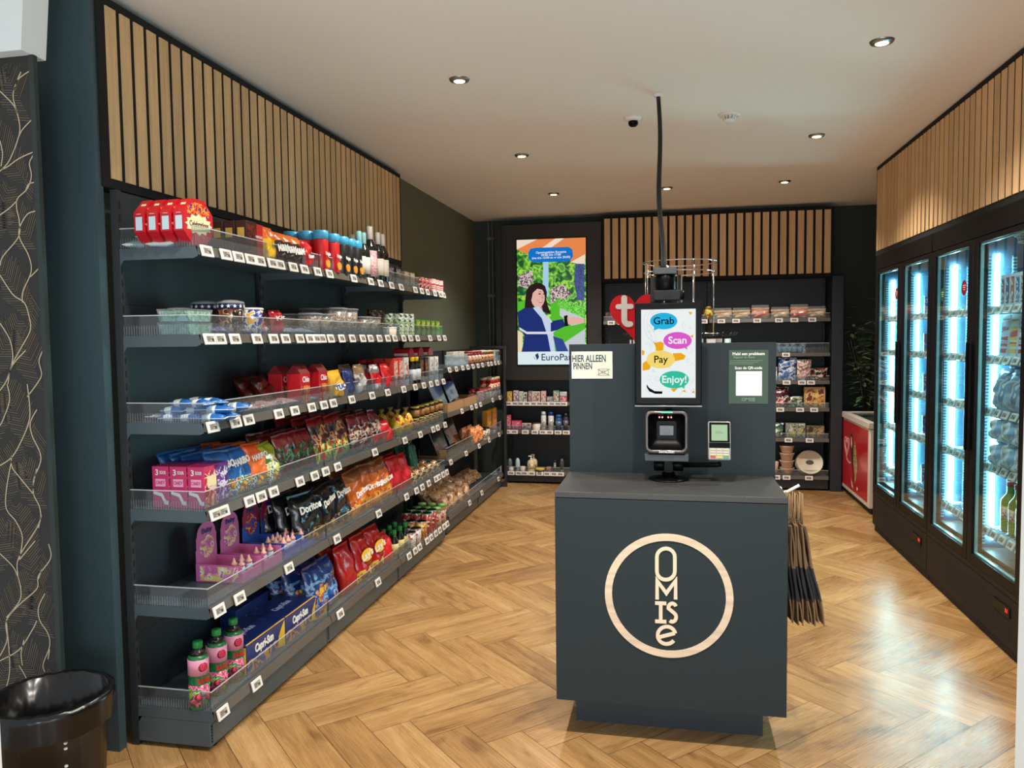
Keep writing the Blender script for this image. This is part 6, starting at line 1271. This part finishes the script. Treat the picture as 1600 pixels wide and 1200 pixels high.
brow(fbag(.12, .155, [(220, 226, 226), (90, 140, 80), (60, 90, 90), (236, 236, 236)], 'whitegreen'), 1215, Z5, 'white and green food bag at the board edge, fifth back shelf'); brow(carton('food_box', .195, .155, .05, mat('box_greygreen', (120, 130, 130), .4), pack('colour_food', [(60, 70, 90), (220, 180, 50), (150, 160, 150), (60, 110, 60), (200, 200, 190)], 18), patch=(.03, .97, .03, .97)), 1243, Z5, 'wide colourful food box in the middle of the fifth back shelf'); brow(carton('food_box', .175, .13, .05, mat('box_brownish', (120, 90, 70), .4), pack('earth_food', [(120, 90, 70), (190, 150, 110), (90, 110, 60), (60, 40, 36)], 18), patch=(.03, .97, .03, .97)), 1274, Z5, 'low brown food box at the right of the fifth back shelf')
bw = Kind('wheat_bowl', 'bowl'); BWM = mat('bowl_sand', (196, 166, 142), .45); bw.add('bowl', MB().lathe([(0, 0), (.045, 0), (.055, .006), (.07, .062), (.076, .072), (.072, .072), (.064, .060), (.05, .012), (0, .010)], 28).mesh('bowl', BWM)); bw.add('rim', MB().lathe([(.0765, .0722), (.0775, .075), (.074, .0765), (.0715, .0735)], 28).mesh('rim', mat('bowl_rim', (216, 190, 166), .4)))
for i in range(4): brow(bw, 1229.5, Z6+.0775*i, ['bottom', 'second', 'third', 'top'][i]+' sand coloured bowl of the stack on the lowest back shelf', Y=8.43)
brow(lathe_kind('sand_cup', 'cup', [('cup', [(0, 0), (.026, 0), (.036, .14), (.033, .14), (.024, .01), (0, .01)], BWM)]), 1211, Z6, 'sand coloured cup beside the board edge on the lowest back shelf', Y=8.40)
for i in range(3):
    k = Kind('wheat_plate', 'plate'); PLM = mat('plate_sand', (206, 196, 168), .4)
    k.add('plate', MB().lathe([(0, 0), (.10, 0), (.128, .016), (.130, .020), (.125, .020), (.098, .006), (0, .006)], 36).mesh('plate', PLM))
    if i == 0: k.add('sticker', MB().prism([(.04*math.cos(2*PI*j/20), .026*math.sin(2*PI*j/20)) for j in range(20)], .0062, .0068, 0, 'XY').mesh('sticker', mat('plate_sticker', (70, 50, 36), .5)))
    X = atY(1265, proj(1.2, 8.42, Z6)[1], 8.42).x
    k.put(['frontmost', 'middle', 'rearmost'][i]+' round sand plate leaning on the lowest back shelf', (X-.004*i, 8.425+.032*i, Z6+.132-.012*i), 0, None, (math.radians(62), 0, 0))
# ================= contents of the coolers
def crow(kind, y, zi, label, x=1.735, group=None, tilt=0, dz=0): kind.put(label, (x, y, CSH[zi]+.004+dz), 0, group, (math.radians(-tilt), 0, -PI/2))
PP = [pack('meal_'+n, c, 22) for n, c in (('a', [(226, 230, 236), (150, 50, 60), (230, 200, 190)]), ('b', [(230, 230, 236), (70, 60, 120), (190, 60, 80)]), ('c', [(236, 236, 236), (200, 120, 60), (110, 60, 110)]), ('d', [(232, 236, 240), (50, 90, 160), (220, 226, 230)]))]
mk = [carton('ready_meal_box', .052, .17, .15, mat('meal_white', (226, 232, 238), .4), p, cat='box', side=p) for p in PP]
for i in range(8): crow(mk[i % 4], 4.575-.060*i, 0, (ORD[i] if i else 'first')+' upright ready meal box from the left, top shelf of the near cooler', group='upright ready meal boxes in the near cooler')
mt = [carton('tall_food_pack', .10, .225, .06, mat('pack_white_blue', (214, 226, 236), .35), pack('tallpack_'+str(i), c, 10, stretch=(.2, .2, 3)), cat='packet') for i, c in enumerate(([(226, 230, 236), (190, 60, 50), (226, 230, 236)], [(226, 232, 240), (230, 200, 90), (200, 60, 60)]))]
for i in range(4): crow(mt[i % 2], 4.555-.11*i, 1, (ORD[i] if i else 'first')+' white striped tall pack from the left, second shelf of near cooler', tilt=4, group='white striped packs in the near cooler')
ms = bag('salad_bag', .15, .22, .08, [pack('salad_blue', [(150, 176, 206), (196, 214, 230), (120, 150, 190), (220, 232, 240)], 9)], None, seed=131)
for i in range(3): crow(ms, 4.53-.155*i, 2, (ORD[i] if i else 'first')+' bluish food bag from the left, third shelf of near cooler', tilt=5, group='bluish food bags in the near cooler')
mp_ = bag('milk_pack', .16, .13, .10, [pack('milk_blue', [(214, 226, 236), (226, 234, 242), (150, 186, 224), (200, 220, 236)], 8)], None, seed=132)
for i in range(3):
    for j in range(2): crow(mp_, 4.53-.165*i, 3, (ORD[i] if i else 'first')+' pale blue pack from the left, '+['lower', 'upper'][j]+' row, fourth shelf of near cooler', dz=.134*j, group='pale blue packs in the near cooler')
gb = bottle('soda_bottle', (.042, .27, .014, .60, .025), mat('soda_lime', (120, 150, 30), .12, coat=.5), mat('cap_red', (200, 50, 40), .4), (.28, .52, pack('soda_label', [(230, 226, 226), (200, 60, 60), (240, 170, 70), (236, 236, 240)], 40))); gc = bottle('soda_bottle', (.045, .27, .015, .55, .025), mat('soda_clear_green', (90, 120, 100), .12, coat=.5), mat('cap_white', (230, 230, 230), .4), (.1, .6, pack('soda_label2', [(200, 214, 206), (110, 150, 120), (236, 240, 236)], 40)))
for i, k in enumerate((gb, gb, gc, gc, gb)): crow(k, 4.565-.098*i, 4, (ORD[i] if i else 'first')+' soft drink bottle from the left, bottom shelf of the near cooler', x=1.79, group='soft drink bottles in the near cooler')
db = [can('drink_can', .033, .13, pack('drinkcan_'+str(i), c, 26), STEEL) for i, c in enumerate(([(226, 230, 236), (60, 90, 170), (226, 230, 236)], [(190, 200, 210), (30, 60, 150), (230, 80, 60)]))]
for zi in range(5):
    for i in range(5): db[(zi+i) % 2].put((ORD[i] if i else 'first')+' small drink from the left, '+['top', 'second', 'third', 'fourth', 'bottom'][zi]+' shelf, far cooler near door', (1.80, 5.98-.085*i, CSH[zi]+.004), -PI/2, 'small drinks inside the coolers')
for zi in range(5):
    for i in range(3): db[(zi+i) % 2].put((ORD[i] if i else 'first')+' small drink from the left, '+['top', 'second', 'third', 'fourth', 'bottom'][zi]+' shelf, near cooler far door', (1.95, 5.15-.085*i, CSH[zi]+.004), -PI/2, 'small drinks inside the coolers')
t = thing('wire_basket', 'small white wire rack hanging under the roof inside the near cooler', 'wire rack', (1.80, 4.38, 2.06)); mb = MB()
for z, r in ((0, .07), (.03, .085), (.06, .09)): mb.tube([(r*math.cos(2*PI*i/20), r*math.sin(2*PI*i/20), z) for i in range(20)], .003, 5, closed=True)
for i in range(6): mb.tube([(.07*math.cos(PI*i/3), .07*math.sin(PI*i/3), 0), (.09*math.cos(PI*i/3), .09*math.sin(PI*i/3), .06), (.03*math.cos(PI*i/3), .03*math.sin(PI*i/3), .088)], .0025, 5)
mb.build('wires', WHITE, t)
print('TOTAL top-level', len([o for o in bpy.data.objects if o.parent is None]), 'objects', len(bpy.data.objects))
